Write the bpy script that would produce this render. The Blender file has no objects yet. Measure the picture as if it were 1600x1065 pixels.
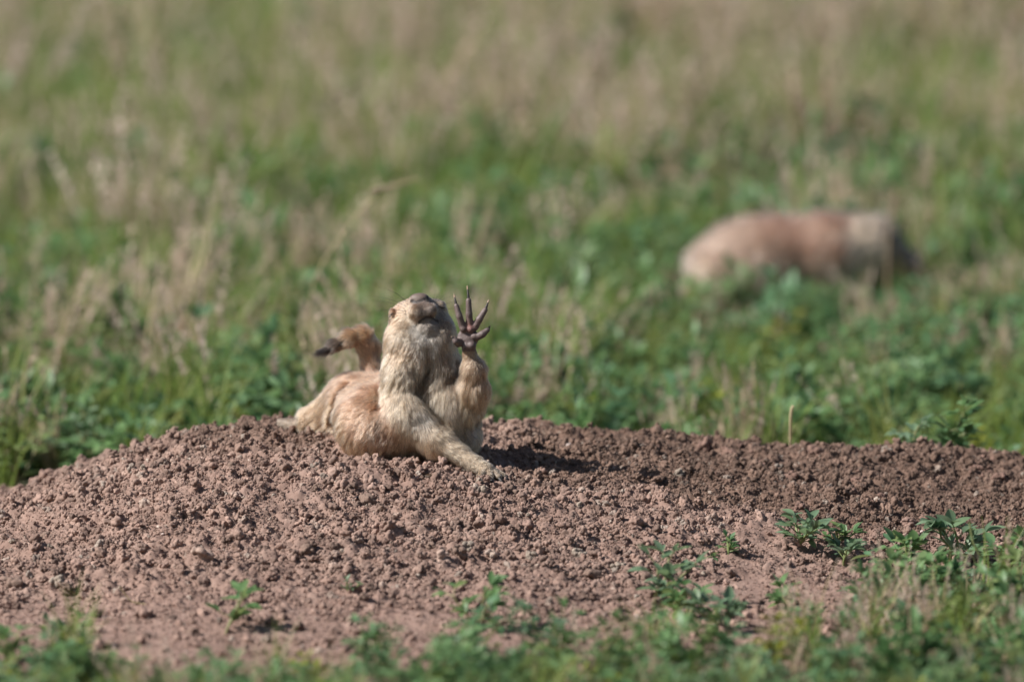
import bpy, math, random
import numpy as np
from mathutils import Vector, noise as mnoise

random.seed(7)
RNG = np.random.default_rng(7)
S = bpy.context.scene

# ------------------------------------------------------------------ camera, light, exposure
CAM = np.array([0.0, -11.8, 1.34]); PITCH = 0.0975; FPX = 500.0 / 36.0 * 1600.0
cd = bpy.data.cameras.new('camera'); cam = bpy.data.objects.new('camera', cd)
S.collection.objects.link(cam); S.camera = cam
cam.location = CAM; cam.rotation_euler = (math.pi / 2 - PITCH, 0, 0)
cd.lens = 500; cd.sensor_width = 36; cd.clip_start = 0.1; cd.clip_end = 2000
cd.dof.use_dof = True; cd.dof.focus_distance = 11.77; cd.dof.aperture_fstop = 5.3

SUN_EL = math.radians(41); SUN_DIR = Vector((-1.0, -0.30, 0)).normalized()   # towards the sun (ground plan)
to_sun = Vector((SUN_DIR.x * math.cos(SUN_EL), SUN_DIR.y * math.cos(SUN_EL), math.sin(SUN_EL)))
W = bpy.data.worlds.new('World'); S.world = W; W.use_nodes = True
nt = W.node_tree; bg = nt.nodes['Background']
sky = nt.nodes.new('ShaderNodeTexSky'); sky.sky_type = 'NISHITA'; sky.sun_disc = False
sky.sun_elevation = SUN_EL; sky.sun_rotation = math.atan2(SUN_DIR.x, SUN_DIR.y)
nt.links.new(sky.outputs[0], bg.inputs[0]); bg.inputs[1].default_value = 0.055
sd = bpy.data.lights.new('sun', 'SUN'); so = bpy.data.objects.new('sun', sd); S.collection.objects.link(so)
sd.energy = 5.0; sd.angle = math.radians(0.53); sd.color = (1.0, 0.965, 0.925)
so.rotation_euler = to_sun.to_track_quat('Z', 'Y').to_euler()
S.view_settings.view_transform = 'Standard'; S.view_settings.look = 'None'
S.view_settings.gamma = 1; S.view_settings.exposure = 0.56; S.view_settings.use_curve_mapping = False

# ------------------------------------------------------------------ helpers
def PW(px, py, Y):
    """world point at depth Y (metres) seen in the photograph at px, py"""
    u = (px - 800.0) / FPX; v = (532.5 - py) / FPX
    cy = math.cos(PITCH) + v * math.sin(PITCH); cz = -math.sin(PITCH) + v * math.cos(PITCH)
    t = (Y - CAM[1]) / cy
    return np.array([u * t, Y, CAM[2] + cz * t])
def proj(x, y, z):
    dx, dy, dz = x - CAM[0], y - CAM[1], z - CAM[2]
    f = dy * math.cos(PITCH) - dz * math.sin(PITCH); u = dy * math.sin(PITCH) + dz * math.cos(PITCH)
    return 800 + FPX * dx / f, 532.5 - FPX * u / f
MM = 0.000531                                  # one photo pixel at the focus distance

def hashn(ix, iy, seed):
    h = (ix.astype(np.int64) * 374761393 + iy.astype(np.int64) * 668265263 + seed * 1442695041) & 0xffffffff
    h = ((h ^ (h >> 13)) * 1274126177) & 0xffffffff
    return ((h ^ (h >> 16)) & 0xffffff) / float(0xffffff)
def vnoise(x, y, scale, seed=0):
    x = np.asarray(x, float) / scale; y = np.asarray(y, float) / scale
    ix = np.floor(x); iy = np.floor(y); fx = x - ix; fy = y - iy
    fx = fx * fx * (3 - 2 * fx); fy = fy * fy * (3 - 2 * fy)
    a = hashn(ix, iy, seed); b = hashn(ix + 1, iy, seed); c = hashn(ix, iy + 1, seed); d = hashn(ix + 1, iy + 1, seed)
    return (a * (1 - fx) + b * fx) * (1 - fy) + (c * (1 - fx) + d * fx) * fy
def fbm(x, y, scale, seed=0, o=4):
    s = 0; a = 1; t = 0
    for k in range(o):
        s = s + a * vnoise(x, y, scale / 2 ** k, seed + 17 * k); t += a; a *= 0.5
    return s / t - 0.5
def sstep(a, b, x):
    t = np.clip((x - a) / (b - a), 0, 1); return t * t * (3 - 2 * t)
def lin(r, g, b):
    return tuple(((c / 255) / 12.92 if c / 255 < .04045 else ((c / 255 + .055) / 1.055) ** 2.4) for c in (r, g, b))

def mesh_from(name, V, F, mats=(), smooth=True):
    me = bpy.data.meshes.new(name)
    V = np.ascontiguousarray(V, dtype=np.float32); F = np.ascontiguousarray(F, dtype=np.int32)
    me.vertices.add(len(V)); me.vertices.foreach_set('co', V.ravel())
    k = F.shape[1]
    me.loops.add(F.size); me.loops.foreach_set('vertex_index', F.ravel())
    me.polygons.add(len(F)); me.polygons.foreach_set('loop_start', np.arange(0, F.size, k, dtype=np.int32))
    me.update(calc_edges=True)
    me.polygons.foreach_set('use_smooth', np.full(len(F), smooth))
    for m in mats: me.materials.append(m)
    me.update()
    return me
def obj(name, me, parent=None, loc=None, label=None, cat=None, group=None, kind=None):
    o = bpy.data.objects.new(name, me); S.collection.objects.link(o)
    if parent is not None: o.parent = parent
    if loc is not None: o.location = loc
    if label: o['label'] = label
    if cat: o['category'] = cat
    if group: o['group'] = group
    if kind: o['kind'] = kind
    return o
def tube(pts, rad, n=6, cap=True):
    pts = np.asarray(pts, float); V = []; F = []
    up = np.array([0.123, 0.31, 0.94])
    for i, p in enumerate(pts):
        d = pts[min(i + 1, len(pts) - 1)] - pts[max(i - 1, 0)]; d /= np.linalg.norm(d) + 1e-12
        a = np.cross(d, up); 
        if np.linalg.norm(a) < 1e-3: a = np.cross(d, [1, 0, 0])
        a /= np.linalg.norm(a); b = np.cross(d, a)
        for k in range(n):
            t = 2 * math.pi * k / n; V.append(p + rad[i] * (math.cos(t) * a + math.sin(t) * b))
    for i in range(len(pts) - 1):
        for k in range(n):
            F.append((i * n + k, i * n + (k + 1) % n, (i + 1) * n + (k + 1) % n, (i + 1) * n + k))
    return np.array(V), np.array(F, int).reshape(-1, 4)

# ------------------------------------------------------------------ materials
def new_mat(name):
    m = bpy.data.materials.new(name); m.use_nodes = True
    n = m.node_tree.nodes; l = m.node_tree.links
    return m, n, l, n['Principled BSDF']
def ramp(n, stops):
    r = n.new('ShaderNodeValToRGB'); e = r.color_ramp.elements
    while len(e) < len(stops): e.new(0.5)
    for k, (p, c) in enumerate(stops): e[k].position = p; e[k].color = (*c, 1)
    return r

def soil_material(name, instanced):
    m, n, l, b = new_mat(name)
    b.inputs['Roughness'].default_value = 0.92; b.inputs['Specular IOR Level'].default_value = 0.25
    geo = n.new('ShaderNodeNewGeometry')
    def tex(scale, det=5, rough=.6):
        t = n.new('ShaderNodeTexNoise'); t.inputs['Scale'].default_value = scale
        t.inputs['Detail'].default_value = det; t.inputs['Roughness'].default_value = rough
        l.new(geo.outputs['Position'], t.inputs['Vector']); return t
    t1 = tex(28, 6); t2 = tex(420, 4); t3 = tex(7, 3)
    dry = ramp(n, [(.25, (.190, .120, .093)), (.5, (.278, .182, .145)), (.75, (.372, .262, .214))])
    wet = ramp(n, [(.25, (.115, .070, .050)), (.55, (.190, .120, .089)), (.8, (.255, .170, .130))])
    mixf = n.new('ShaderNodeMath'); mixf.operation = 'MULTIPLY_ADD'
    l.new(t1.outputs[0], mixf.inputs[0]); mixf.inputs[1].default_value = .6
    t2m = n.new('ShaderNodeMath'); t2m.operation = 'MULTIPLY'; l.new(t2.outputs[0], t2m.inputs[0]); t2m.inputs[1].default_value = .4
    l.new(t2m.outputs[0], mixf.inputs[2])
    fac = mixf.outputs[0]
    at = n.new('ShaderNodeAttribute'); at.attribute_name = 'tint'
    if instanced:
        at.attribute_type = 'INSTANCER'
    sep = n.new('ShaderNodeSeparateColor'); l.new(at.outputs['Color'], sep.inputs[0])   # R moist, G value, B grey
    l.new(fac, dry.inputs[0]); l.new(fac, wet.inputs[0])
    mx = n.new('ShaderNodeMix'); mx.data_type = 'RGBA'
    l.new(sep.outputs[0], mx.inputs[0]); l.new(dry.outputs[0], mx.inputs[6]); l.new(wet.outputs[0], mx.inputs[7])
    g = n.new('ShaderNodeMix'); g.data_type = 'RGBA'; l.new(sep.outputs[2], g.inputs[0])
    l.new(mx.outputs[2], g.inputs[6]); g.inputs[7].default_value = (.36, .30, .25, 1)
    v = n.new('ShaderNodeMix'); v.data_type = 'RGBA'; v.blend_type = 'MULTIPLY'; v.inputs[0].default_value = 1
    cb = n.new('ShaderNodeCombineColor')
    for k in range(3): l.new(sep.outputs[1], cb.inputs[k])
    l.new(g.outputs[2], v.inputs[6]); l.new(cb.outputs[0], v.inputs[7])
    l.new(v.outputs[2], b.inputs['Base Color'])
    bn = tex(1500, 5, .7); bp = n.new('ShaderNodeBump'); bp.inputs['Strength'].default_value = .9; bp.inputs['Distance'].default_value = .0009
    l.new(bn.outputs[0], bp.inputs['Height']); l.new(bp.outputs[0], b.inputs['Normal'])
    return m
M_SOIL = soil_material('soil', False); M_CRUMB = soil_material('soil_crumb', True)

def plant_material(name, cols, transl=.45, rough=.42, inst=True):
    m, n, l, b = new_mat(name)
    oi = n.new('ShaderNodeObjectInfo')
    r = ramp(n, [(i / (len(cols) - 1), c) for i, c in enumerate(cols)])
    l.new(oi.outputs['Random'], r.inputs[0])
    geo = n.new('ShaderNodeNewGeometry'); t = n.new('ShaderNodeTexNoise'); t.inputs['Scale'].default_value = 160; t.inputs['Detail'].default_value = 3
    l.new(geo.outputs['Position'], t.inputs['Vector'])
    mm = n.new('ShaderNodeMapRange'); mm.inputs[3].default_value = .7; mm.inputs[4].default_value = 1.3; l.new(t.outputs[0], mm.inputs[0])
    hs = n.new('ShaderNodeHueSaturation'); l.new(mm.outputs[0], hs.inputs['Value']); l.new(r.outputs[0], hs.inputs['Color'])
    l.new(hs.outputs[0], b.inputs['Base Color']); b.inputs['Roughness'].default_value = rough
    b.inputs['Specular IOR Level'].default_value = .35
    tr = n.new('ShaderNodeBsdfTranslucent'); l.new(hs.outputs[0], tr.inputs[0])
    mix = n.new('ShaderNodeMixShader'); mix.inputs[0].default_value = transl
    l.new(b.outputs[0], mix.inputs[1]); l.new(tr.outputs[0], mix.inputs[2])
    l.new(mix.outputs[0], n['Material Output'].inputs[0])
    return m
M_LEAF = plant_material('leaf', [(.115, .225, .085), (.175, .290, .115), (.125, .245, .125), (.240, .300, .105)])
M_LEAFG = plant_material('leaf_greyish', [(.15, .25, .145), (.20, .29, .18), (.17, .26, .12)])
M_STEM = plant_material('green_stem', [(0.176, 0.230, 0.081), (0.243, 0.216, 0.108)], .1)
M_GRASS = plant_material('grass', [(.15, .25, .050), (.24, .31, .080), (.20, .28, .065), (.34, .34, .12)])
M_DRY = plant_material('dry_grass', [(.46, .36, .20), (.54, .43, .26), (.43, .32, .22), (.58, .48, .30)], .35, .7)
M_PLUME = plant_material('dry_seed_head', [(.48, .37, .31), (.57, .45, .38), (.50, .39, .28), (.64, .53, .45)], .4, .8)
M_YEL = plant_material('yellow_green_leaf', [(0.270, 0.311, 0.047), (0.351, 0.365, 0.068)])
M_RUST = plant_material('rusty_leaf', [(.16, .055, .035), (.20, .075, .05)])

# ------------------------------------------------------------------ terrain
YK = [-.55, -.35, -.18, -.05, .08, .20]
PROF = {   # photo column -> photo rows at the depths above
    -300: [1002, 968, 932, 905, 880, 858], 0: [1000, 944, 880, 828, 788, 776], 100: [1000, 938, 864, 802, 750, 738],
    200: [1000, 931, 852, 780, 708, 702], 300: [1000, 926, 842, 760, 686, 680], 400: [1000, 922, 832, 745, 682, 664],
    500: [1000, 920, 828, 740, 690, 668], 650: [1000, 920, 826, 742, 700, 672], 800: [1000, 921, 830, 748, 706, 660],
    900: [1000, 923, 836, 758, 722, 672], 1000: [1000, 926, 843, 776, 728, 680], 1120: [1000, 936, 856, 794, 744, 692],
    1250: [1000, 946, 870, 814, 758, 701], 1400: [1000, 954, 880, 828, 768, 704], 1600: [1000, 962, 890, 842, 782, 718],
    1800: [1002, 968, 900, 850, 790, 724], 2000: [1002, 975, 930, 900, 870, 840]}
_gx = np.linspace(-.75, .75, 301); _gy = np.linspace(-1.3, .9, 441)
def _build_base():
    xs = []; zs = []
    yk = np.array([-1.3, -.8] + YK + [.34, .48, .62, .9])
    for c in sorted(PROF):
        z = [PW(c, r, y)[2] for y, r in zip(YK, PROF[c])]
        crest = z[-1]
        z = [0, 0] + [max(v, 0) for v in z] + [crest * .62, crest * .2, 0, 0]
        xs.append((c - 800) * MM); zs.append(np.interp(_gy, yk, z))
    Z = np.array(zs)
    out = np.stack([np.interp(_gx, xs, Z[:, j]) for j in range(len(_gy))], 1)      # [x, y]
    k = np.exp(-np.linspace(-2, 2, 13) ** 2); k /= k.sum()
    out = np.apply_along_axis(lambda v: np.convolve(np.pad(v, 6, mode='edge'), k, 'valid'), 0, out)
    out = np.apply_along_axis(lambda v: np.convolve(np.pad(v, 6, mode='edge'), k, 'valid'), 1, out)
    e = sstep(.75, .60, np.abs(_gx))[:, None]
    return out * e
_BASE = _build_base()
def base_z(x, y):
    x = np.asarray(x, float); y = np.asarray(y, float)
    fx = np.clip((x - _gx[0]) / (_gx[1] - _gx[0]), 0, len(_gx) - 1.001); fy = np.clip((y - _gy[0]) / (_gy[1] - _gy[0]), 0, len(_gy) - 1.001)
    i = fx.astype(int); j = fy.astype(int); a = fx - i; b = fy - j
    z = (_BASE[i, j] * (1 - a) + _BASE[i + 1, j] * a) * (1 - b) + (_BASE[i, j + 1] * (1 - a) + _BASE[i + 1, j + 1] * a) * b
    inside = (np.abs(x) < .75) & (y > -1.3) & (y < .9)
    return np.where(inside, z, 0)
def rough_amount(x, y):
    """how crumbly the mound is here: 1 loose crumbs, 0 crusted flat soil"""
    px, py = proj(x, y, base_z(x, y))
    low = sstep(880, 960, py + 60 * fbm(x, y, .12, 5))
    right = sstep(980, 1180, px) * sstep(6, 40, py - moist_row(px) + 30 * fbm(x, y, .05, 9))
    return np.clip(1 - .50 * low - .62 * right, .25, 1) * sstep(0.004, .02, base_z(x, y) + .008)
def moist_row(px):
    return np.interp(px, [700, 800, 1000, 1200, 1300, 1500, 1600, 2000], [700, 752, 772, 812, 838, 848, 852, 870])
def moist(x, y):
    px, py = proj(x, y, base_z(x, y))
    a = sstep(14, -14, py - moist_row(px) + 34 * fbm(x, y, .05, 21)) * sstep(755, 860, px)
    b = sstep(40, -10, py - 700 + 50 * fbm(x, y, .06, 22)) * sstep(240, 330, px) * sstep(620, 560, px) * .75
    return np.clip(a + b, 0, 1) * sstep(.42, .28, y)
_LUMP = None
def smooth_detail(x, y):
    r = rough_amount(x, y)
    return (fbm(x, y, .09, 1, 3) * .014 + fbm(x, y, .028, 2, 4) * .016 * (.45 + .55 * r)) * (.35 + .65 * sstep(.0, .03, base_z(x, y)))
def soil_z(x, y):
    return base_z(x, y) + smooth_detail(x, y)

NX, NY = 820, 800
gx = np.linspace(-.64, .64, NX); gy = np.linspace(-1.02, .60, NY)
X, Y = np.meshgrid(gx, gy, indexing='ij')
Z = soil_z(X, Y); R = rough_amount(X, Y)
H = np.zeros_like(Z)
def stamp(cx, cy, r, hgt, rot, asp):
    i0, i1 = np.searchsorted(gx, [cx - r * 1.1, cx + r * 1.1]); j0, j1 = np.searchsorted(gy, [cy - r * 1.1, cy + r * 1.1])
    if i1 - i0 < 2 or j1 - j0 < 2: return
    dx = X[i0:i1, j0:j1] - cx; dy = Y[i0:i1, j0:j1] - cy
    u = (dx * math.cos(rot) + dy * math.sin(rot)) / r; v = (-dx * math.sin(rot) + dy * math.cos(rot)) / (r * asp)
    d = 1 - u * u - v * v
    h = np.where(d > 0, np.sqrt(np.maximum(d, 0)) * hgt, 0)
    H[i0:i1, j0:j1] = np.maximum(H[i0:i1, j0:j1], h)
nl = 9000
lx = RNG.uniform(-.63, .63, nl); ly = RNG.uniform(-.7, .4, nl); lr = .0035 * RNG.uniform(.03, 1, nl) ** (-1 / 2.6)
keep = RNG.random(nl) < rough_amount(lx, ly) * sstep(.006, .02, base_z(lx, ly))
for a, b_, c in zip(lx[keep], ly[keep], np.minimum(lr[keep], .016)):
    stamp(a, b_, c, c * random.uniform(.4, .8), random.uniform(0, 3.14), random.uniform(.6, 1))
fine = (vnoise(X, Y, .0042, 31) * .5 + vnoise(X, Y, .0023, 32) * .5 - .5)
Z = Z + H * (.55 + .8 * vnoise(X, Y, .0045, 35)) + fine * .0026 * (.55 + R) + np.abs(fbm(X, Y, .011, 33, 3)) * .006 * R
edge = np.minimum(np.minimum(X + .64, .64 - X), np.minimum(Y + 1.02, .60 - Y))
Z = Z - .03 * sstep(.03, 0, edge)
def top_z(x, y):
    fx = np.clip((np.asarray(x) - gx[0]) / (gx[1] - gx[0]), 0, NX - 1.001); fy = np.clip((np.asarray(y) - gy[0]) / (gy[1] - gy[0]), 0, NY - 1.001)
    i = fx.astype(int); j = fy.astype(int); a = fx - i; b = fy - j
    z = (Z[i, j] * (1 - a) + Z[i + 1, j] * a) * (1 - b) + (Z[i, j + 1] * (1 - a) + Z[i + 1, j + 1] * a) * b
    ins = (np.abs(x) < .61) & (y > -.99) & (y < .57)
    return np.where(ins, z, field_z(x, y))
def field_z(x, y):
    x = np.asarray(x, float); y = np.asarray(y, float)
    return base_z(x, y) + .05 * np.clip(np.maximum(y - .65, 0) - .25 * (1 - np.exp(-np.maximum(y - .65, 0) / .25)), 0, 11) + fbm(x, y, .09, 1, 3) * .012 * .35 + fbm(x, y, .6, 3, 2) * .03 * sstep(.8, 2, np.hypot(x, y))
idx = np.arange(NX * NY).reshape(NX, NY)
F = np.stack([idx[:-1, :-1], idx[1:, :-1], idx[1:, 1:], idx[:-1, 1:]], -1).reshape(-1, 4)
me = mesh_from('dirt_mound', np.stack([X, Y, Z], -1).reshape(-1, 3), F, [M_SOIL])
ca = me.color_attributes.new('tint', 'FLOAT_COLOR', 'POINT')
tv = np.ones((NX * NY, 4), np.float32); tv[:, 0] = moist(X, Y).ravel(); tv[:, 1] = 1.0; tv[:, 2] = 0
tv[:, 1] = (1 + .25 * fbm(X, Y, .15, 44, 3)).ravel()
ca.data.foreach_set('color', tv.ravel())
mound = obj('dirt_mound', me, kind='structure', label='broad mound of loose crumbly reddish brown soil')

# the ground sheet out to the horizon, finer near the mound
def axis(a):
    return np.array(sorted(set(np.round(np.concatenate([np.linspace(-a, a, 161), np.geomspace(a, 900, 24), -np.geomspace(a, 900, 24)]), 4))))
ax = axis(4.0); ay = np.array(sorted(set(np.round(np.concatenate([np.linspace(-3, 9, 241), np.geomspace(9, 900, 24), -np.geomspace(3, 900, 24)]), 4))))
GX, GY = np.meshgrid(ax, ay, indexing='ij'); GZ = field_z(GX, GY)
GZ = GZ - .016 * ((np.abs(GX) < .60) & (GY > -.97) & (GY < .55)) + .4 * fbm(GX, GY, 60, 8, 3) * sstep(30, 200, np.hypot(GX, GY))
idx = np.arange(GX.size).reshape(GX.shape)
F = np.stack([idx[:-1, :-1], idx[1:, :-1], idx[1:, 1:], idx[:-1, 1:]], -1).reshape(-1, 4)
M_GROUND, n, l, b = new_mat('meadow_ground')
geo = n.new('ShaderNodeNewGeometry')
t1 = n.new('ShaderNodeTexNoise'); t1.inputs['Scale'].default_value = 9; t1.inputs['Detail'].default_value = 8; t1.inputs['Roughness'].default_value = .7
l.new(geo.outputs['Position'], t1.inputs['Vector'])
r1 = ramp(n, [(.3, (.10, .10, .05)), (.45, (.17, .16, .085)), (.53, (.12, .17, .06)), (.72, (.22, .20, .11))])
l.new(t1.outputs[0], r1.inputs[0]); l.new(r1.outputs[0], b.inputs['Base Color']); b.inputs['Roughness'].default_value = .95
t2 = n.new('ShaderNodeTexNoise'); t2.inputs['Scale'].default_value = 60; t2.inputs['Detail'].default_value = 6; l.new(geo.outputs['Position'], t2.inputs['Vector'])
bp = n.new('ShaderNodeBump'); bp.inputs['Distance'].default_value = .01; l.new(t2.outputs[0], bp.inputs['Height']); l.new(bp.outputs[0], b.inputs['Normal'])
obj('ground', mesh_from('ground', np.stack([GX, GY, GZ], -1).reshape(-1, 3), F, [M_GROUND]), kind='structure', label='flat meadow ground between the plants')

# ------------------------------------------------------------------ scattering through geometry nodes (one "stuff" object each)
def scatter(name, protos, pts, rot, scl, pick, tint=None, label=None):
    col = bpy.data.collections.new(name + '_kinds')
    for k, p in enumerate(protos):
        o = bpy.data.objects.new('%s_kind_%02d' % (name, k), p); col.objects.link(o)
    me = bpy.data.meshes.new(name); me.vertices.add(len(pts)); me.vertices.foreach_set('co', np.asarray(pts, np.float32).ravel())
    def att(nm, typ, key, arr):
        a = me.attributes.new(nm, typ, 'POINT'); a.data.foreach_set(key, np.ascontiguousarray(arr).ravel())
    att('rot', 'FLOAT_VECTOR', 'vector', np.asarray(rot, np.float32)); att('scl', 'FLOAT_VECTOR', 'vector', np.asarray(scl, np.float32))
    att('pick', 'INT', 'value', np.asarray(pick, np.int32))
    if tint is not None: att('tint', 'FLOAT_COLOR', 'color', np.asarray(tint, np.float32))
    o = obj(name, me, kind='stuff', label=label)
    g = bpy.data.node_groups.new(name, 'GeometryNodeTree')
    g.interface.new_socket('Geometry', in_out='INPUT', socket_type='NodeSocketGeometry'); g.interface.new_socket('Geometry', in_out='OUTPUT', socket_type='NodeSocketGeometry')
    N = g.nodes; L = g.links
    gi = N.new('NodeGroupInput'); go = N.new('NodeGroupOutput'); ip = N.new('GeometryNodeInstanceOnPoints')
    ci = N.new('GeometryNodeCollectionInfo'); ci.inputs[0].default_value = col; ci.inputs[1].default_value = True; ci.inputs[2].default_value = True
    def na(nm, t):
        a = N.new('GeometryNodeInputNamedAttribute'); a.data_type = t; a.inputs[0].default_value = nm; return a.outputs[0]
    L.new(gi.outputs[0], ip.inputs['Points']); L.new(ci.outputs[0], ip.inputs['Instance']); ip.inputs['Pick Instance'].default_value = True
    L.new(na('pick', 'INT'), ip.inputs['Instance Index'])
    er = N.new('FunctionNodeEulerToRotation'); L.new(na('rot', 'FLOAT_VECTOR'), er.inputs[0]); L.new(er.outputs[0], ip.inputs['Rotation'])
    L.new(na('scl', 'FLOAT_VECTOR'), ip.inputs['Scale']); L.new(ip.outputs[0], go.inputs[0])
    md = o.modifiers.new('scatter', 'NODES'); md.node_group = g
    return o

def smin(a, b, k):
    h = np.clip(.5 + .5 * (b - a) / k, 0, 1); return b * (1 - h) + a * h - k * h * (1 - h)
class Body:
    def __init__(s, lo, hi, vs):
        s.lo = np.array(lo); s.vs = vs; s.n = np.ceil((np.array(hi) - s.lo) / vs).astype(int) + 1
        s.D = np.full(s.n, .02, np.float32)
    def _slice(s, lo, hi):
        a = np.maximum(((lo - s.lo) / s.vs).astype(int), 0); b = np.minimum(((hi - s.lo) / s.vs).astype(int) + 2, s.n)
        g = [s.lo[i] + np.arange(a[i], b[i]) * s.vs for i in range(3)]
        return tuple(slice(a[i], b[i]) for i in range(3)), g[0][:, None, None], g[1][None, :, None], g[2][None, None, :]
    def cone(s, a, b, ra, rb, k=.006, cut=False):
        a = np.array(a, float); b = np.array(b, float); m = max(ra, rb) + .02
        sl, x, y, z = s._slice(np.minimum(a, b) - m, np.maximum(a, b) + m)
        ab = b - a; L2 = max((ab ** 2).sum(), 1e-12)
        t = np.clip(((x - a[0]) * ab[0] + (y - a[1]) * ab[1] + (z - a[2]) * ab[2]) / L2, 0, 1)
        d = np.sqrt((x - a[0] - t * ab[0]) ** 2 + (y - a[1] - t * ab[1]) ** 2 + (z - a[2] - t * ab[2]) ** 2) - (ra + (rb - ra) * t)
        s.D[sl] = -smin(-s.D[sl], d, k) if cut else smin(s.D[sl], d, k)
    def ell(s, c, r, k=.008, rot=None, cut=False):
        c = np.array(c, float); r = np.array(r, float); m = r.max() + .02
        sl, x, y, z = s._slice(c - m, c + m); X_, Y_, Z_ = x - c[0], y - c[1], z - c[2]
        if rot is not None:
            R_ = np.array(rot); X_, Y_, Z_ = [R_[i, 0] * X_ + R_[i, 1] * Y_ + R_[i, 2] * Z_ for i in range(3)]
        k0 = np.sqrt((X_ / r[0]) ** 2 + (Y_ / r[1]) ** 2 + (Z_ / r[2]) ** 2); k1 = np.sqrt((X_ / r[0] ** 2) ** 2 + (Y_ / r[1] ** 2) ** 2 + (Z_ / r[2] ** 2) ** 2)
        d = k0 * (k0 - 1) / np.maximum(k1, 1e-6)
        s.D[sl] = -smin(-s.D[sl], d, k) if cut else smin(s.D[sl], d, k)
    def mesh(s):
        D = s.D; neg = D < 0; n = D.shape
        c = np.zeros(tuple(m - 1 for m in n), np.int8)
        offs = [(i, j, k) for i in (0, 1) for j in (0, 1) for k in (0, 1)]
        for o in offs: c += neg[o[0]:n[0] - 1 + o[0], o[1]:n[1] - 1 + o[1], o[2]:n[2] - 1 + o[2]]
        act = np.argwhere((c > 0) & (c < 8)); ids = np.full(c.shape, -1, np.int32); ids[tuple(act.T)] = np.arange(len(act))
        P = np.zeros((len(act), 3)); cnt = np.zeros(len(act))
        for o in offs:
            for ax_ in range(3):
                if o[ax_]: continue
                o2 = list(o); o2[ax_] = 1
                da = D[tuple((act + o).T)]; db = D[tuple((act + o2).T)]; cr = (da < 0) != (db < 0)
                t = np.where(cr, da / np.where(cr, da - db, 1), 0); p = np.tile(np.array(o, float), (len(act), 1)); p[:, ax_] += t
                P += p * cr[:, None]; cnt += cr
        V = s.lo + (act + P / cnt[:, None]) * s.vs
        Fs = []
        for ax_ in range(3):
            sl0 = [slice(1, m - 1) for m in n]; sl1 = list(sl0); sl0[ax_] = slice(0, n[ax_] - 1); sl1[ax_] = slice(1, n[ax_])
            A_, B_ = neg[tuple(sl0)], neg[tuple(sl1)]; e = np.argwhere(A_ != B_); fl = A_[tuple(e.T)]
            base = e.copy(); 
            for q in range(3):
                if q != ax_: base[:, q] += 1
            u, v = (ax_ + 1) % 3, (ax_ + 2) % 3
            def off(du, dv):
                w = base.copy(); w[:, u] += du; w[:, v] += dv; return ids[tuple(w.T)]
            q4 = np.stack([off(-1, -1), off(0, -1), off(0, 0), off(-1, 0)], 1)
            q4[~fl] = q4[~fl][:, ::-1]; Fs.append(q4)
        return V, np.concatenate(Fs)
def relax(V, F, it=2):
    for _ in range(it):
        acc = np.zeros_like(V); c = np.zeros(len(V))
        for i in range(4):
            np.add.at(acc, F[:, i], V[F[:, (i + 1) % 4]]); np.add.at(acc, F[:, i], V[F[:, (i + 3) % 4]]); np.add.at(c, F[:, i], 2)
        V = V * .5 + .5 * acc / np.maximum(c, 1)[:, None]
    return V

# clod shapes
import bmesh
def clod_mesh(seed, sub, mats, angular=.5):
    bm = bmesh.new(); bmesh.ops.create_icosphere(bm, subdivisions=sub, radius=1)
    off = Vector((seed * 7.3, seed * 3.1, seed * 1.7))
    cuts = [Vector((random.gauss(0, 1), random.gauss(0, 1), random.gauss(0, 1))).normalized() for _ in range(7)]
    st = [random.uniform(.78, 1.12) for _ in range(3)]
    for v in bm.verts:
        d = v.co.normalized(); r = 1.0
        for c in cuts:
            k = d.dot(c)
            if k > .55: r = min(r, .55 / k * angular + (1 - angular) * 1 + .12)
        r += .22 * mnoise.noise(d * 1.7 + off) + .14 * mnoise.noise(d * 4.1 + off) + .08 * mnoise.noise(d * 9 + off)
        dist, _p = mnoise.voronoi(d * 2.6 + off); r += .16 * (dist[1] - dist[0]) - .05
        v.co = Vector((d.x * r * st[0], d.y * r * st[1], d.z * r * st[2] * .85))
    me = bpy.data.meshes.new('clod'); bm.to_mesh(me); bm.free()
    me.polygons.foreach_set('use_smooth', [True] * len(me.polygons)); [me.materials.append(m) for m in mats]
    return me
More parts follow.
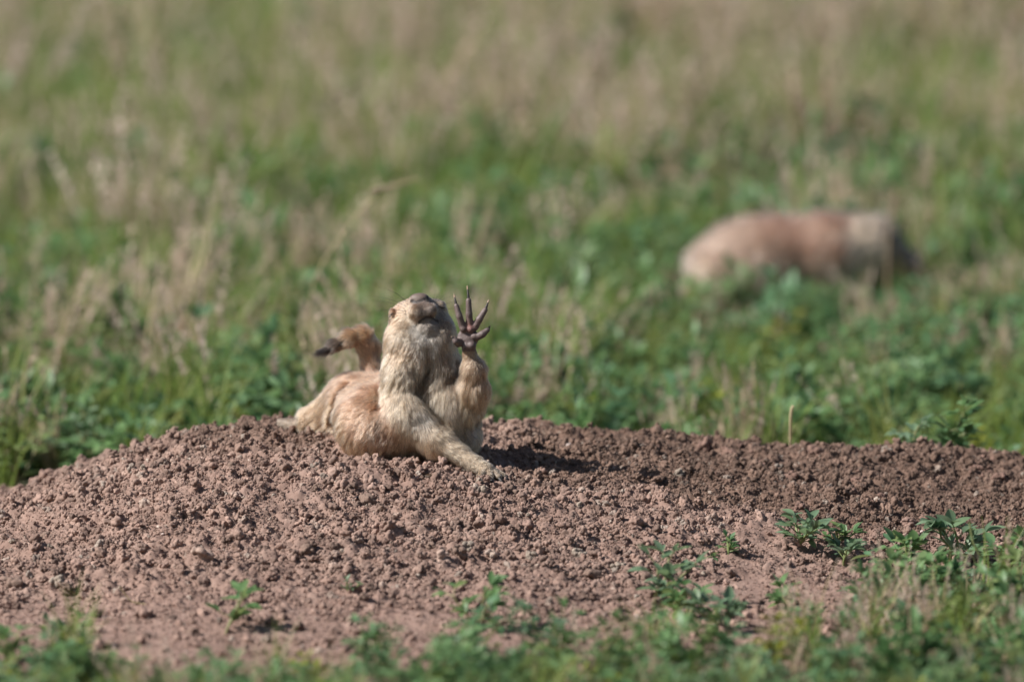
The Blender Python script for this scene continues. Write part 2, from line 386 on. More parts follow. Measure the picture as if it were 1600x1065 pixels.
def aggregate(seed, n_, mats, vs=.085, rmin=.22, rmax=.5):
    """a crumbly clod: grains of several sizes grown together, with a rough surface"""
    rnd = random.Random(seed); b_ = Body((-1.5, -1.5, -1.3), (1.5, 1.5, 1.3), vs); b_.D[:] = 1.0
    ax_ = (rnd.uniform(.55, .95), rnd.uniform(.45, .8), rnd.uniform(.35, .65))
    def e(c, r_, k_): 
        c = np.array(c); sl, x, y, z = b_._slice(c - 9, c + 9)
        L_ = rnd.uniform(1, 1.5), rnd.uniform(1, 1.5), rnd.uniform(1, 1.5)
        u_, v_, w_ = (np.abs(x - c[0]) * L_[0]), (np.abs(y - c[1]) * L_[1]), (np.abs(z - c[2]) * L_[2])
        p_ = rnd.choice([2, 2.6, 3.5]); b_.D[sl] = smin(b_.D[sl], (u_ ** p_ + v_ ** p_ + w_ ** p_) ** (1 / p_) - r_, k_)
    e((0, 0, 0), rnd.uniform(.45, .7), .05)
    for k_ in range(n_):
        a_ = rnd.uniform(0, 6.28); el = math.asin(rnd.uniform(-1, 1)); r_ = rnd.uniform(rmin, rmax)
        e((ax_[0] * math.cos(a_) * math.cos(el), ax_[1] * math.sin(a_) * math.cos(el), ax_[2] * math.sin(el)), r_, .04)
    V, F = b_.mesh(); vn = V / (np.linalg.norm(V, axis=1)[:, None] + 1e-9)
    dsp = vnoise(V[:, 0] + 9 * seed, V[:, 1] + V[:, 2] * 1.7, .33, seed) + .6 * vnoise(V[:, 0] - V[:, 2], V[:, 1] + 5, .16, seed + 1) - .8
    V = V + vn * (dsp * .13)[:, None]
    return mesh_from('clod', V, F, mats)
crumbs = [aggregate(900 + k, 5 + k % 5, [M_CRUMB], .17) for k in range(14)] + [aggregate(950 + k, 16 + k, [M_CRUMB], .11, .12, .42) for k in range(10)]
_old = [clod_mesh(k, 2, [M_CRUMB], random.uniform(.2, .9)) for k in range(14)] + [clod_mesh(50 + k, 3, [M_CRUMB], random.uniform(.3, .9)) for k in range(10)]
nc = 430000
cx = RNG.uniform(-.62, .62, nc); cy = RNG.uniform(-.95, .42, nc)
wet = moist(cx, cy); rg = rough_amount(cx, cy)
patch = .55 + .9 * (vnoise(cx, cy, .035, 61) * .6 + vnoise(cx, cy, .012, 62) * .4)
dens = np.clip((.40 + .60 * rg ** 1.3) * patch * (.8 + .45 * wet), 0, 1) * sstep(-.95, -.6, cy + .1) ** .5
k = RNG.random(nc) < dens
cx, cy, wet, rg = cx[k], cy[k], wet[k], rg[k]; nc = len(cx)
u = RNG.random(nc)
rr = .00070 * np.maximum(u, .0012) ** (-1 / 2.35)
rr = np.where(wet > .5, .0010 * np.maximum(u, .003) ** (-1 / 3.4), rr) * (.75 + .25 * rg) * (.72 + .85 * vnoise(cx, cy, .045, 63) ** 1.5 + .2 * vnoise(cx, cy, .015, 64))
rr = np.minimum(rr, .0062)
big = (rr > .0022).astype(int)
pick = np.where(big == 1, 14 + RNG.integers(0, 10, nc), RNG.integers(0, 14, nc))
cz = top_z(cx, cy) + rr * RNG.uniform(-.15, .55, nc)
sc = rr[:, None] * RNG.uniform(.75, 1.2, (nc, 3))
tint = np.ones((nc, 4)); tint[:, 0] = np.clip(wet + RNG.normal(0, .08, nc), 0, 1)
tint[:, 1] = np.clip(RNG.normal(1.0, .20, nc) * (1 + .25 * fbm(cx, cy, .15, 44, 3)), .55, 1.5)
tint[:, 2] = np.where(RNG.random(nc) < .05, RNG.uniform(.3, .9, nc), RNG.uniform(0, .10, nc))
scatter('soil_crumbs', crumbs, np.stack([cx, cy, cz], 1), RNG.uniform(0, 6.28, (nc, 3)), sc, pick, tint, 'loose crumbs of reddish brown soil covering the mound')

# ------------------------------------------------------------------ individual larger clods
def ray_hit(px, py, y0=-1.0, y1=.45):
    ys = np.linspace(y0, y1, 1500)
    P = np.array([PW(px, py, y) for y in ys[::25]]); zz = np.interp(ys, ys[::25], P[:, 2]); xx = np.interp(ys, ys[::25], P[:, 0])
    d = top_z(xx, ys) - zz
    i = np.argmax(d > 0) if (d > 0).any() else len(ys) - 1
    return np.array([xx[i], ys[i], top_z(xx[i], ys[i])])
def tint_mat(name, col, var=.25, rough=.95, bump=.0006, scale=1800):
    m, n, l, b = new_mat(name); geo = n.new('ShaderNodeNewGeometry')
    t = n.new('ShaderNodeTexNoise'); t.inputs['Scale'].default_value = 300; t.inputs['Detail'].default_value = 5; l.new(geo.outputs['Position'], t.inputs['Vector'])
    r = ramp(n, [(.3, tuple(c * (1 - var) for c in col)), (.7, tuple(min(1, c * (1 + var)) for c in col))]); l.new(t.outputs[0], r.inputs[0])
    l.new(r.outputs[0], b.inputs['Base Color']); b.inputs['Roughness'].default_value = rough
    t2 = n.new('ShaderNodeTexNoise'); t2.inputs['Scale'].default_value = scale; t2.inputs['Detail'].default_value = 4; l.new(geo.outputs['Position'], t2.inputs['Vector'])
    bp = n.new('ShaderNodeBump'); bp.inputs['Distance'].default_value = bump; l.new(t2.outputs[0], bp.inputs['Height']); l.new(bp.outputs[0], b.inputs['Normal'])
    return m
M_CL = [tint_mat('clod_dry', (.28, .180, .142)), tint_mat('clod_pale', (.37, .262, .21)), tint_mat('clod_dark', (.195, .13, .10)), tint_mat('clod_grey', (.30, .24, .19))]
M_CLW = tint_mat('clod_moist', (.20, .12, .092))
bigclods = {}
for mi, m in enumerate(M_CL + [M_CLW]):
    bigclods[mi] = [aggregate(100 + mi * 9 + k, 14 + 8 * (k % 3), [m], .085, .12, .45) for k in range(5)]
def place_clod(px, py, r_px, mi, label=None, cat='soil clod', group='larger soil clods scattered over the mound', name='soil_clod', flat=1.0, me=None):
    p = ray_hit(px, py + r_px * .5); r = r_px * MM
    o = obj(name, me or random.choice(bigclods[mi]), loc=(p[0], p[1], p[2] + r * .25), label=label, cat=cat, group=group)
    o.rotation_euler = (random.uniform(-.5, .5), random.uniform(-.5, .5), random.uniform(0, 6.28))
    o.scale = (r * random.uniform(.85, 1.1), r * random.uniform(.85, 1.1), r * flat * random.uniform(.8, 1))
    return o
cnt = 0
DOGBOX = (425, 560, 800, 750)
while cnt < 270:
    px = random.uniform(5, 1595); py = random.uniform(672, 985)
    crest = np.interp(px, [0, 70, 150, 250, 400, 800, 1600], [775, 745, 715, 685, 668, 664, 706])
    if py < crest + 6 or (DOGBOX[0] < px < DOGBOX[2] and py < DOGBOX[3]): continue
    p = ray_hit(px, py)
    if random.random() > float(rough_amount(p[0], p[1])) ** 1.2: continue
    w = float(moist(p[0], p[1])); u = random.random()
    r = min(18, 5.4 * max(u, .015) ** (-1 / 2.6)) * (.75 if w > .5 else 1)
    mi = 4 if w > .5 else random.choices([0, 1, 2, 3], [.62, .17, .14, .07])[0]
    lab = 'dark moist soil clod among the crumbs of the burrow rim' if mi == 4 else 'dry reddish brown soil clod among crumbs on the mound slope'
    grp = 'moist soil clods on the burrow rim' if mi == 4 else 'dry soil clods on the mound slope'
    place_clod(px, py, r, mi, lab, group=grp); cnt += 1
special = [
    (690, 868, 19, 1, 'large pale brown clod low on the slope below the front paw', 1.0),
    (722, 858, 16, 2, 'darker rounded clod just right of the large pale clod', 1.0),
    (381, 961, 16, 2, 'round brown clod beside the small green sprig', 1.0),
    (905, 862, 17, 3, 'greyish lumpy clod on the slope below the dark burrow hollow', .9),
    (478, 855, 15, 2, 'rounded clod below the rump of the lying prairie dog', .9),
    (1100, 692, 17, 4, 'darkest moist lump on the back rim of the burrow', 1.0),
    (1275, 702, 17, 4, 'moist lump on the rim below the tan stick', 1.0),
    (1478, 682, 19, 4, 'dark clod on the far rim beside the leafy plant', .8),
    (316, 862, 20, 1, 'broad flat topped pale clod halfway down the left slope', .7),
    (298, 985, 15, 2, 'brown clod low on the mound left of the green sprig', .9),
    (930, 893, 20, 2, 'wide low clod near the foot of the slope with a shadow beside it', .6),
    (75, 738, 17, 0, 'knobbly clod on the left skyline of the mound', 1.0),
    (20, 905, 22, 2, 'big rough clod at the left edge of the photo', .8),
    (105, 915, 17, 2, 'brown clod right of the big rough clod', .7),
    (1062, 735, 13, 3, 'pale clod in the middle of the moist burrow soil', .8),
    (848, 735, 11, 0, 'round clod directly right of the front paw', 1.0),
    (1418, 815, 15, 0, 'clod at the lower edge of the moist soil', .8)]
for px, py, r, mi, lab, fl in special: place_clod(px, py, r, mi, lab, group=None, flat=fl)
M_WHITE = tint_mat('pale_stone', (.62, .50, .44), .12, .8)
M_WET = tint_mat('wet_dropping', (.055, .028, .012), .4, .35)
M_BLACK = tint_mat('shiny_black', (.004, .006, .010), .2, .08, .0001)
pale = [clod_mesh(200 + k, 3, [M_WHITE], .7) for k in range(3)]
for px, py, r, lab in [(888, 693, 8, 'pale pinkish stone on the moist soil right of the prairie dog'), (1101, 803, 4, 'tiny white pebble where the moist soil ends'),
                       (1440, 829, 5, 'small white pebble at the lower right edge of the moist soil'), (254, 834, 3.5, 'tiny white pebble on the left slope'),
                       (330, 756, 3.5, 'tiny pale stone chip high on the left slope'), (84, 944, 4, 'small whitish pebble low on the left slope')]:
    place_clod(px, py, r, 0, lab, cat='pebble', group=None, name='pebble', me=pale[int(px) % 3], flat=.8)
place_clod(668, 744, 10, 0, 'glossy dark wet dropping under the prairie dog foreleg', cat='dropping', group=None, name='dropping', me=clod_mesh(77, 3, [M_WET], .3), flat=.9)
bead_me = clod_mesh(3, 3, [M_BLACK], 0)
place_clod(557, 776, 4.2, 0, 'small shiny black bead on the soil below the prairie dog', cat='beetle', group=None, name='beetle', me=bead_me)

# ------------------------------------------------------------------ plants
def leaf_grid(L, Wd, fold=.35, curl=.25, nl_=5, tip=1.0):
    """a folded leaflet along +X from the origin, L long"""
    V = []
    for i in range(nl_ + 1):
        t = i / nl_; w = Wd * (math.sin(math.pi * min(1, .04 + t * .96)) ** .75) * (1 - .25 * t)
        x = L * t * (1 - .1 * curl * t); z = -curl * L * t * t * .5
        V += [(x, -w, z + fold * w), (x, 0, z), (x, w, z + fold * w)]
    F = []
    for i in range(nl_):
        for j in range(2):
            a = i * 3 + j; F.append((a, a + 3, a + 4, a + 1))
    return np.array(V), np.array(F)
def rotm(az, el, roll=0):
    ca, sa, ce, se, cr, sr = math.cos(az), math.sin(az), math.cos(el), math.sin(el), math.cos(roll), math.sin(roll)
    Rz = np.array([[ca, -sa, 0], [sa, ca, 0], [0, 0, 1]]); Ry = np.array([[ce, 0, -se], [0, 1, 0], [se, 0, ce]]); Rx = np.array([[1, 0, 0], [0, cr, -sr], [0, sr, cr]])
    return Rz @ Ry @ Rx
class MB:
    def __init__(s): s.V = []; s.F = []; s.M = []; s.n = 0
    def add(s, V, F, m=0):
        s.V.append(V); s.F.append(np.asarray(F) + s.n); s.M += [m] * len(F); s.n += len(V)
    def mesh(s, name, mats):
        me = mesh_from(name, np.concatenate(s.V), np.concatenate(s.F), mats); me.polygons.foreach_set('material_index', s.M); me.update(); return me
def sprig_layout(rnd, h, spread, nst, leafL):
    """stems (point lists) and leaf placements of a low leafy forb"""
    stems = []; leaves = []
    for s in range(nst):
        az = rnd.uniform(0, 6.28); tilt = rnd.uniform(.1, 1.0) * spread; hh = h * rnd.uniform(.6, 1.1)
        pts = []
        for i in range(5):
            t = i / 4; r = hh * math.sin(tilt) * t ** 1.2; z = hh * math.cos(tilt) * t
            pts.append((r * math.cos(az) + .04 * h * rnd.gauss(0, 1) * t, r * math.sin(az) + .04 * h * rnd.gauss(0, 1) * t, z))
        stems.append((pts, .0009))
        for i in range(1, 5):
            for q in range(1 if i < 4 else 2):
                p = pts[i]; a0 = az + rnd.uniform(-2.4, 2.4); e0 = rnd.uniform(.1, .9); pl = leafL * rnd.uniform(.3, .7)
                R0 = rotm(a0, e0); e = np.array(p) + R0 @ np.array([pl, 0, 0]); stems.append(([p, tuple(e)], .0005))
                for d in (-.75, 0, .75):
                    leaves.append((e, a0 + d + rnd.uniform(-.2, .2), e0 + rnd.uniform(-.5, .35), rnd.uniform(-.5, .5), leafL * rnd.uniform(.7, 1.15)))
    return stems, leaves
def sprig_mesh(seed, h, spread, nst, leafL, mats, wd=.26):
    rnd = random.Random(seed); st, lv = sprig_layout(rnd, h, spread, nst, leafL); mb = MB()
    for pts, r in st: mb.add(*tube(pts, [r] * len(pts), 4), 1)
    for e, a, el, ro, L in lv:
        V, F = leaf_grid(L, L * wd, rnd.uniform(.2, .5), rnd.uniform(0, .6)); mb.add(V @ rotm(a, el, ro).T + e, F, 0)
    return mb.mesh('sprig', mats)
def tuft_mesh(seed, h, n_, w, mats, lean=.5, plume=0):
    rnd = random.Random(seed); mb = MB()
    for k in range(n_):
        az = rnd.uniform(0, 6.28); L = h * rnd.uniform(.5, 1.1); ln = rnd.uniform(.05, lean); ox, oy = rnd.gauss(0, h * .07), rnd.gauss(0, h * .07)
        V = []; m = 4
        for i in range(m + 1):
            t = i / m; r = L * ln * t ** 1.8; z = L * t * (1 - .35 * ln * t); ww = w * (1 - t) ** .7 + .0001
            c = np.array([ox + r * math.cos(az), oy + r * math.sin(az), z]); s_ = np.array([-math.sin(az + .6), math.cos(az + .6), 0]) * ww
            V += [c - s_, c + s_]
        F = [(2 * i, 2 * i + 1, 2 * i + 3, 2 * i + 2) for i in range(m)]
        mb.add(np.array(V), F, 0)
        if plume and rnd.random() < plume:
            top = V[-1]; pd = np.array([math.cos(az) * ln, math.sin(az) * ln, 1]); pd /= np.linalg.norm(pd)
            pl = h * rnd.uniform(.22, .42)
            for q in range(16):
                t = q / 16; p = top - pd * pl * (1 - t) ; a2 = rnd.uniform(0, 6.28)
                V2, F2 = leaf_grid(pl * .22 * (1.1 - t * .6), pl * .045, .2, .2, 2); mb.add(V2 @ rotm(a2, rnd.uniform(.5, 1.2)).T + p, F2, 1)
    return mb.mesh('tuft', mats)
sprigs = [sprig_mesh(k, random.uniform(.030, .055), random.uniform(.7, 1.2), random.randint(3, 5), random.uniform(.011, .016), [M_LEAF if k % 3 else M_LEAFG, M_STEM]) for k in range(9)]
weeds = [sprig_mesh(40 + k, random.uniform(.05, .10), random.uniform(.4, .8), random.randint(4, 6), random.uniform(.015, .024), [M_LEAF, M_STEM]) for k in range(6)]
yels = [sprig_mesh(70 + k, .045, .8, 5, .014, [M_YEL, M_STEM]) for k in range(2)]
rust = [sprig_mesh(80, .05, .7, 5, .018, [M_RUST, M_STEM])]
grass = [tuft_mesh(k, random.uniform(.05, .10), 26, .0011, [M_GRASS, M_GRASS], .8) for k in range(6)]
dryt = [tuft_mesh(20 + k, random.uniform(.05, .11), 16, .0009, [M_DRY, M_PLUME], .6, .55) for k in range(6)]
plumes = [tuft_mesh(30 + k, random.uniform(.06, .10), 9, .0008, [M_DRY, M_PLUME], .35, .95) for k in range(5)]

def field(name, protos, n_, prob, smin, smax, label, region, tilt=.2, seed=0):
    x0, x1, y0, y1 = region; r = np.random.default_rng(seed)
    x = r.uniform(x0, x1, n_); y = r.uniform(y0, y1, n_); k = r.random(n_) < prob(x, y); x, y = x[k], y[k]; m = len(x)
    s = r.uniform(smin, smax, m) * (1 + .35 * sstep(4, 8, y)); sc = np.stack([s, s, s * r.uniform(.8, 1.2, m)], 1)
    rot = np.stack([r.normal(0, tilt, m), r.normal(0, tilt, m), r.uniform(0, 6.28, m)], 1)
    return protos, np.stack([x, y, top_z(x, y) - .002], 1), rot, sc, r.integers(0, len(protos), m)
def front_edge(px):
    return np.interp(px, [-400, 0, 150, 230, 330, 420, 600, 740, 820, 900, 1030, 1120, 1230, 1330, 1450, 1560, 1700, 2200],
                     [975, 1010, 1020, 1045, 1050, 1045, 1030, 1010, 1015, 1025, 1005, 1020, 1000, 945, 900, 895, 895, 960])
def veg(x, y):
    """where plants grow: 0 on bare soil, 1 in the meadow"""
    z = base_z(x, y); px, py = proj(x, y, z)
    front = sstep(6, 62, py - front_edge(px) + 36 * fbm(x, y, .06, 71)) * (y < -.1)
    back = sstep(.50, 1.0, y + .05 * fbm(x, y, .1, 72))
    side = sstep(.54, .62, np.abs(x) + .05 * fbm(x, y, .1, 73))
    return np.maximum(np.maximum(front, back), side)
def backness(x, y): return sstep(1.3, 3.2, y + .9 * fbm(x, y, .5, 75))
A = (-1.2, 1.2, -1.7, 5.4); B = (-5, 5, -3, 16)
def outA(x, y): return ~((np.abs(x) < 1.2) & (y > -1.7) & (y < 5.4))
DOG2 = (0.275, 1.76)
def clear2(x, y): return 1 - .93 * (((x - DOG2[0]) / .15) ** 2 + ((y - DOG2[1] + .02) / .085) ** 2 < 1)
near_low = lambda y: np.where(y < -.9, .55, 1.0)
P1 = lambda x, y: veg(x, y) * clear2(x, y) * np.clip(.34 + 2.3 * fbm(x, y, .22, 81, 3) + .45 * (1 - backness(x, y)), .06, 1)
P2 = lambda x, y: veg(x, y) * clear2(x, y) * np.clip(.48 + 1.3 * fbm(x, y, .3, 82, 3) + .55 * backness(x, y), .02, 1) * np.where(y < -.2, .35, 1)
P3 = lambda x, y: veg(x, y) * clear2(x, y) * np.clip(-.02 + 2.6 * fbm(x, y, .2, 83, 3) + .36 * backness(x, y), .01, 1) * np.where(y < -.2, .45, 1)
P4 = lambda x, y: veg(x, y) * clear2(x, y) * np.where(y < 0, 1, .6 + .4 * sstep(1.2, 2.2, y)) * np.clip(.06 + 3.0 * fbm(x, y, .17, 84, 3) + .22 * backness(x, y), .01, 1) * np.where(y < -.2, .45, 1)
def hlim(f):      # keep the plants right in front of the lens low
    protos, P, Rr, sc, pk = f
    x, y = P[:, 0], P[:, 1]
    k = np.where(y < -.15, np.clip(.60 - .28 * sstep(-.6, -1.2, y), .3, 1), .85)
    k = k * (1 - .24 * sstep(.25, .17, np.abs(x - .275)) * (y > .7) * (y < 1.84))
    return protos, P, Rr, sc * k[:, None], pk
def two(name, protos, n1, n2, prob, s0, s1, label, seed):
    a = hlim(field(name, protos, n1, prob, s0, s1, label, A, seed=seed))
    b = field(name, protos, n2, lambda x, y: outA(x, y) * prob(x, y), s0 * 1.7, s1 * 1.9, label, B, seed=seed + 1)
    b = (b[0], b[1], b[2], b[3] * np.where(b[1][:, 1] < 0, .22, 1)[:, None], b[4])
    scatter(name, protos, np.concatenate([a[1], b[1]]), np.concatenate([a[2], b[2]]), np.concatenate([a[3], b[3]]), np.concatenate([a[4], b[4]]), label=label)
two('leafy_ground_cover', sprigs + weeds + yels[:1], 40000, 18000, P1, .7, 1.25, 'dense low blue green leafy plants covering the meadow', 11)
two('meadow_grass', grass, 19000, 12000, P2, .8, 1.5, 'green and yellowish grass growing through the meadow', 13)
two('dry_grass', dryt, 17000, 9000, P3, .85, 1.55, 'tan dry grass standing in the meadow', 15)
tallg = [tuft_mesh(60 + k, random.uniform(.13, .20), 12, .0020, [M_GRASS, M_GRASS], .5) for k in range(4)] + [tuft_mesh(66 + k, random.uniform(.12, .20), 9, .0016, [M_GRASS, M_PLUME], .45, .5) for k in range(2)]
tallt = [tuft_mesh(70 + k, random.uniform(.12, .20), 12, .0018, [M_DRY, M_PLUME], .5, .7) for k in range(5)]
P5 = lambda x, y: veg(x, y) * clear2(x, y) * np.clip(.22 + 1.9 * fbm(x, y, .35, 86, 3) + .95 * sstep(1.7, 3.2, y), .03, 1) * (y > .7) * np.where((np.abs(x - .28) < .2) & (y < 1.8), .25, 1)
P6 = lambda x, y: veg(x, y) * clear2(x, y) * (.35 + .65 * sstep(1.5, 2.6, y)) * np.clip(.05 + 2.3 * fbm(x, y, .3, 87, 3) + .42 * sstep(1.9, 3.4, y), .01, 1) * (y > .7) * np.where((np.abs(x - .28) < .2) & (y < 1.8), .25, 1)
two('tall_grass', tallg, 12000, 7000, P5, .7, 1.2, 'taller green and olive grass blades standing in the far meadow', 21)
two('tall_dry_grass', tallt, 7500, 5000, P6, .7, 1.2, 'tall golden tan grass stems standing in the far meadow', 23)
two('seed_heads', plumes, 20000, 7000, P4, .75, 1.35, 'pinkish grey dry seed heads among the green plants', 17)

# single plants that can be told apart: stem, each leaf a part
leaf_meshes = {}
def leaf_me(m, k):
    if (m.name, k) not in leaf_meshes:
        rnd = random.Random(k); V, F = leaf_grid(1, .23 + .06 * rnd.random(), rnd.uniform(.25, .5), rnd.uniform(0, .55), 6); leaf_meshes[(m.name, k)] = mesh_from('leaf', V, F, [m])
    return leaf_meshes[(m.name, k)]
def plant(px, py, h_px, spread, nst, leaf_px, label, seed, mat=None, group=None, at_y=None, name='leafy_plant'):
    p = ray_hit(px, py) if at_y is None else np.array([PW(px, py, at_y)[0], at_y, float(top_z(PW(px, py, at_y)[0], at_y))])
    d = (p[1] + 11.8) / 11.8; rnd = random.Random(seed); m = mat or M_LEAF
    st, lv = sprig_layout(rnd, h_px * MM * d, spread, nst, leaf_px * MM * d)
    root = obj(name, None, loc=(p[0], p[1], p[2] - .001), label=label, cat='plant', group=group)
    mb = MB()
    for pts, r in st: mb.add(*tube(pts, [r] * len(pts), 5), 0)
    obj('stem', mb.mesh('stem', [M_STEM]), root)
    for e, a, el, ro, L in lv:
        o = obj('leaf', leaf_me(m, rnd.randint(0, 5)), root, loc=tuple(e)); o.rotation_euler = __import__('mathutils').Matrix(rotm(a, el, ro).tolist()).to_euler(); o.scale = (L, L, L)
    return root
plant(1248, 852, 46, 1.1, 5, 26, 'leafy green plant standing alone where the moist soil ends', 1, M_LEAFG)
plant(1310, 845, 30, 1.2, 3, 20, 'small green plant touching the right side of the lone leafy plant', 2)
plant(1318, 882, 34, 1.1, 3, 28, 'green sprig with one long drooping leaf on bare pink soil', 3, M_LEAFG)
plant(1138, 866, 22, 1.0, 3, 13, 'tiny green seedling alone on the bare soil with a shadow beside it', 4)
plant(1110, 880, 12, .9, 1, 14, 'tiny two leaved shoot left of the seedling', 5)
plant(1035, 940, 62, .9, 4, 30, 'taller green sprig at the left end of the front plants on the soil', 6, M_LEAFG)
plant(1075, 965, 50, 1.0, 4, 28, 'green plant with broad pointed leaves in the cluster', 7)
plant(1130, 985, 58, 1.0, 4, 30, 'rightmost bushy plant of the front cluster casting a shadow', 8, M_LEAFG)
plant(1235, 952, 36, 1.1, 3, 24, 'low green plant at the edge of the front meadow', 9)
plant(1420, 900, 60, 1.1, 4, 32, 'spreading green plant in the right front meadow', 10)
plant(1500, 880, 66, .8, 4, 34, 'tall green plant with long leaves reaching over the bare soil', 11, M_LEAFG)
plant(1585, 905, 60, .8, 3, 30, 'green plant at the right edge of the photo', 12)
plant(1450, 940, 44, 1.1, 4, 26, 'dark green low plant with small crowded leaves', 13)
plant(352, 990, 66, .7, 2, 34, 'small sprig with upright leaves beside a round clod', 14, M_LEAF)
plant(116, 1012, 42, 1.1, 3, 28, 'green plant low at the left corner of the mound', 15)
plant(20, 1035, 44, 1.1, 4, 26, 'leafy plant at the left bottom corner of the photo', 16)
plant(745, 985, 62, .7, 3, 30, 'green plant poking up in front of the soil below the paw', 17)
plant(1490, 690, 78, .8, 5, 28, 'dark leafy plant behind the rim beside a clod', 18, at_y=.30)
plant(1420, 690, 60, .6, 2, 22, 'thin green plant behind the rim with pale seed spike', 19, M_LEAFG, at_y=.28)
plant(1212, 1040, 88, .5, 6, 20, 'blurred yellow green bush in front of the mound', 20, M_YEL, at_y=-.78)
plant(1585, 700, 30, .9, 4, 26, 'yellowish plant behind the far right rim', 21, M_YEL, at_y=.45)
plant(800, 640, 70, 1.0, 4, 34, 'rusty red plant in the meadow right of the raised paw', 22, M_RUST, at_y=.95)
plant(545, 925, 20, 1.0, 2, 10, 'tiny pale seedling in the middle of the lower slope', 23, M_LEAFG)

def stalk(name, pts, r0, r1, mat, label, cat, plume=0.0):
    pts = np.array(pts); root = obj(name, None, loc=tuple(pts[0]), label=label, cat=cat); q = pts - pts[0]
    t = np.linspace(0, 1, 12); k = np.linspace(0, 1, len(q)); c = np.stack([np.interp(t, k, q[:, i]) for i in range(3)], 1)
    c[1:-1] = (c[:-2] + 2 * c[1:-1] + c[2:]) / 4
    V, F = tube(c, np.linspace(r0, r1, 12), 6); obj('stem', mesh_from('stem', V, F, [mat]), root)
    if plume:
        mb = MB(); d = c[-1] - c[-3]; d /= np.linalg.norm(d)
        for i in range(60):
            u = random.random(); a = random.uniform(0, 6.28); Lf = plume * .25 * (1.2 - u)
            V, F = leaf_grid(Lf, Lf * .25, .2, .2, 2); base = c[-1] - d * plume * (1 - u)
            dd = d + .45 * np.array([math.cos(a), math.sin(a), random.uniform(-.4, .4)]); mb.add(V @ rotm(math.atan2(dd[1], dd[0]), math.asin(max(-1, min(1, dd[2] / np.linalg.norm(dd))))).T + base, F, 0)
        obj('seed_head', mb.mesh('seed_head', [M_PLUME]), root)
    return root
def gz(x, y): return float(top_z(np.array([x]), np.array([y]))[0])
def at(px, py, Y): return PW(px, py, Y)
b_ = at(1235, 690, .26); b_[2] = gz(b_[0], .26)
stalk('dry_stick', [b_, at(1235, 655, .25), at(1237, 637, .25), at(1240, 634, .25)], .0012, .0012, M_DRY, 'short upright tan stick on the far rim', 'stick')
b_ = at(478, 470, 1.0); b_[2] = gz(b_[0], 1.0)
stalk('grass_stalk', [b_, at(478, 455, 1.0), at(510, 400, 1.0), at(560, 330, 1.0), at(600, 292, 1.0), at(655, 278, 1.0)], .0009, .0007, M_DRY, 'long arching dry grass stalk above the tail of the near prairie dog', 'grass stalk', .05)
b_ = at(200, 695, .8); b_[2] = gz(b_[0], .8)
stalk('grass_stalk', [b_, at(222, 640, .8), at(262, 560, .8), at(300, 475, .8)], .0013, .001, M_GRASS, 'pale green slanting grass stalk left of the tail', 'grass stalk', .03)
b_ = at(1385, 400, 1.55); b_[2] = gz(b_[0], 1.55)
stalk('seed_stalk', [b_, at(1388, 360, 1.55), at(1396, 318, 1.55), at(1400, 290, 1.55)], .0010, .0014, M_DRY, 'pale upright seed stalk in front of the far prairie dog head', 'seed stalk', .035)
b_ = at(1555, 930, -.35); b_[2] = gz(b_[0], -.35)
stalk('trailing_stem', [b_, at(1575, 905, -.36), at(1560, 892, -.37), at(1535, 872, -.38), at(1520, 850, -.38), at(1515, 815, -.38)], .0012, .0008, M_STEM, 'long bare curving stem at the right above the front plants', 'stem')
b_ = at(1590, 1000, -.5); b_[2] = gz(b_[0], -.5)
stalk('trailing_stem', [b_, at(1585, 930, -.5), at(1578, 900, -.5), at(1596, 865, -.5)], .0012, .0009, M_STEM, 'upright pale stem at the far right edge', 'stem')
b_ = at(228, 968, -.4); b_[2] = gz(b_[0], -.4)
stalk('dry_stick', [b_, at(205, 940, -.4), at(186, 915, -.4)], .0008, .0004, M_DRY, 'thin twig leaning left low on the mound', 'twig')
stalk('dry_stick', [ray_hit(300, 1050), at(330, 1057, -.62), ray_hit(370, 1052)], .0012, .0006, M_DRY, 'pale dry straw lying at the foot of the mound', 'straw')
stalk('dry_stick', [ray_hit(262, 1010), at(285, 1040, -.60), at(300, 1060, -.62)], .0008, .0006, M_DRY, 'dark thin twig beside the pale straw', 'twig')

# ------------------------------------------------------------------ animals: signed distance body -> one continuous mesh, hair curves on it
def coat(ctrl_pos, ctrl_val, p, power=4):
    out = np.zeros((len(p), ctrl_val.shape[1])); ws = np.zeros(len(p))
    for c, v in zip(ctrl_pos, ctrl_val):
        w = 1 / (((p - c) ** 2).sum(1) + 1.6e-5) ** (power / 2); out += w[:, None] * v; ws += w
    return out / ws[:, None]
def noise3(p, s, seed):
    return np.stack([vnoise(p[:, 0] + p[:, 1] * .37, p[:, 2] + p[:, 1] * .71, s, seed + k) + vnoise(p[:, 0] * .5 - p[:, 2] * .3 + 3, p[:, 1] + p[:, 2] * .2, s, seed + 5 + k) - 1 for k in range(3)], 1)

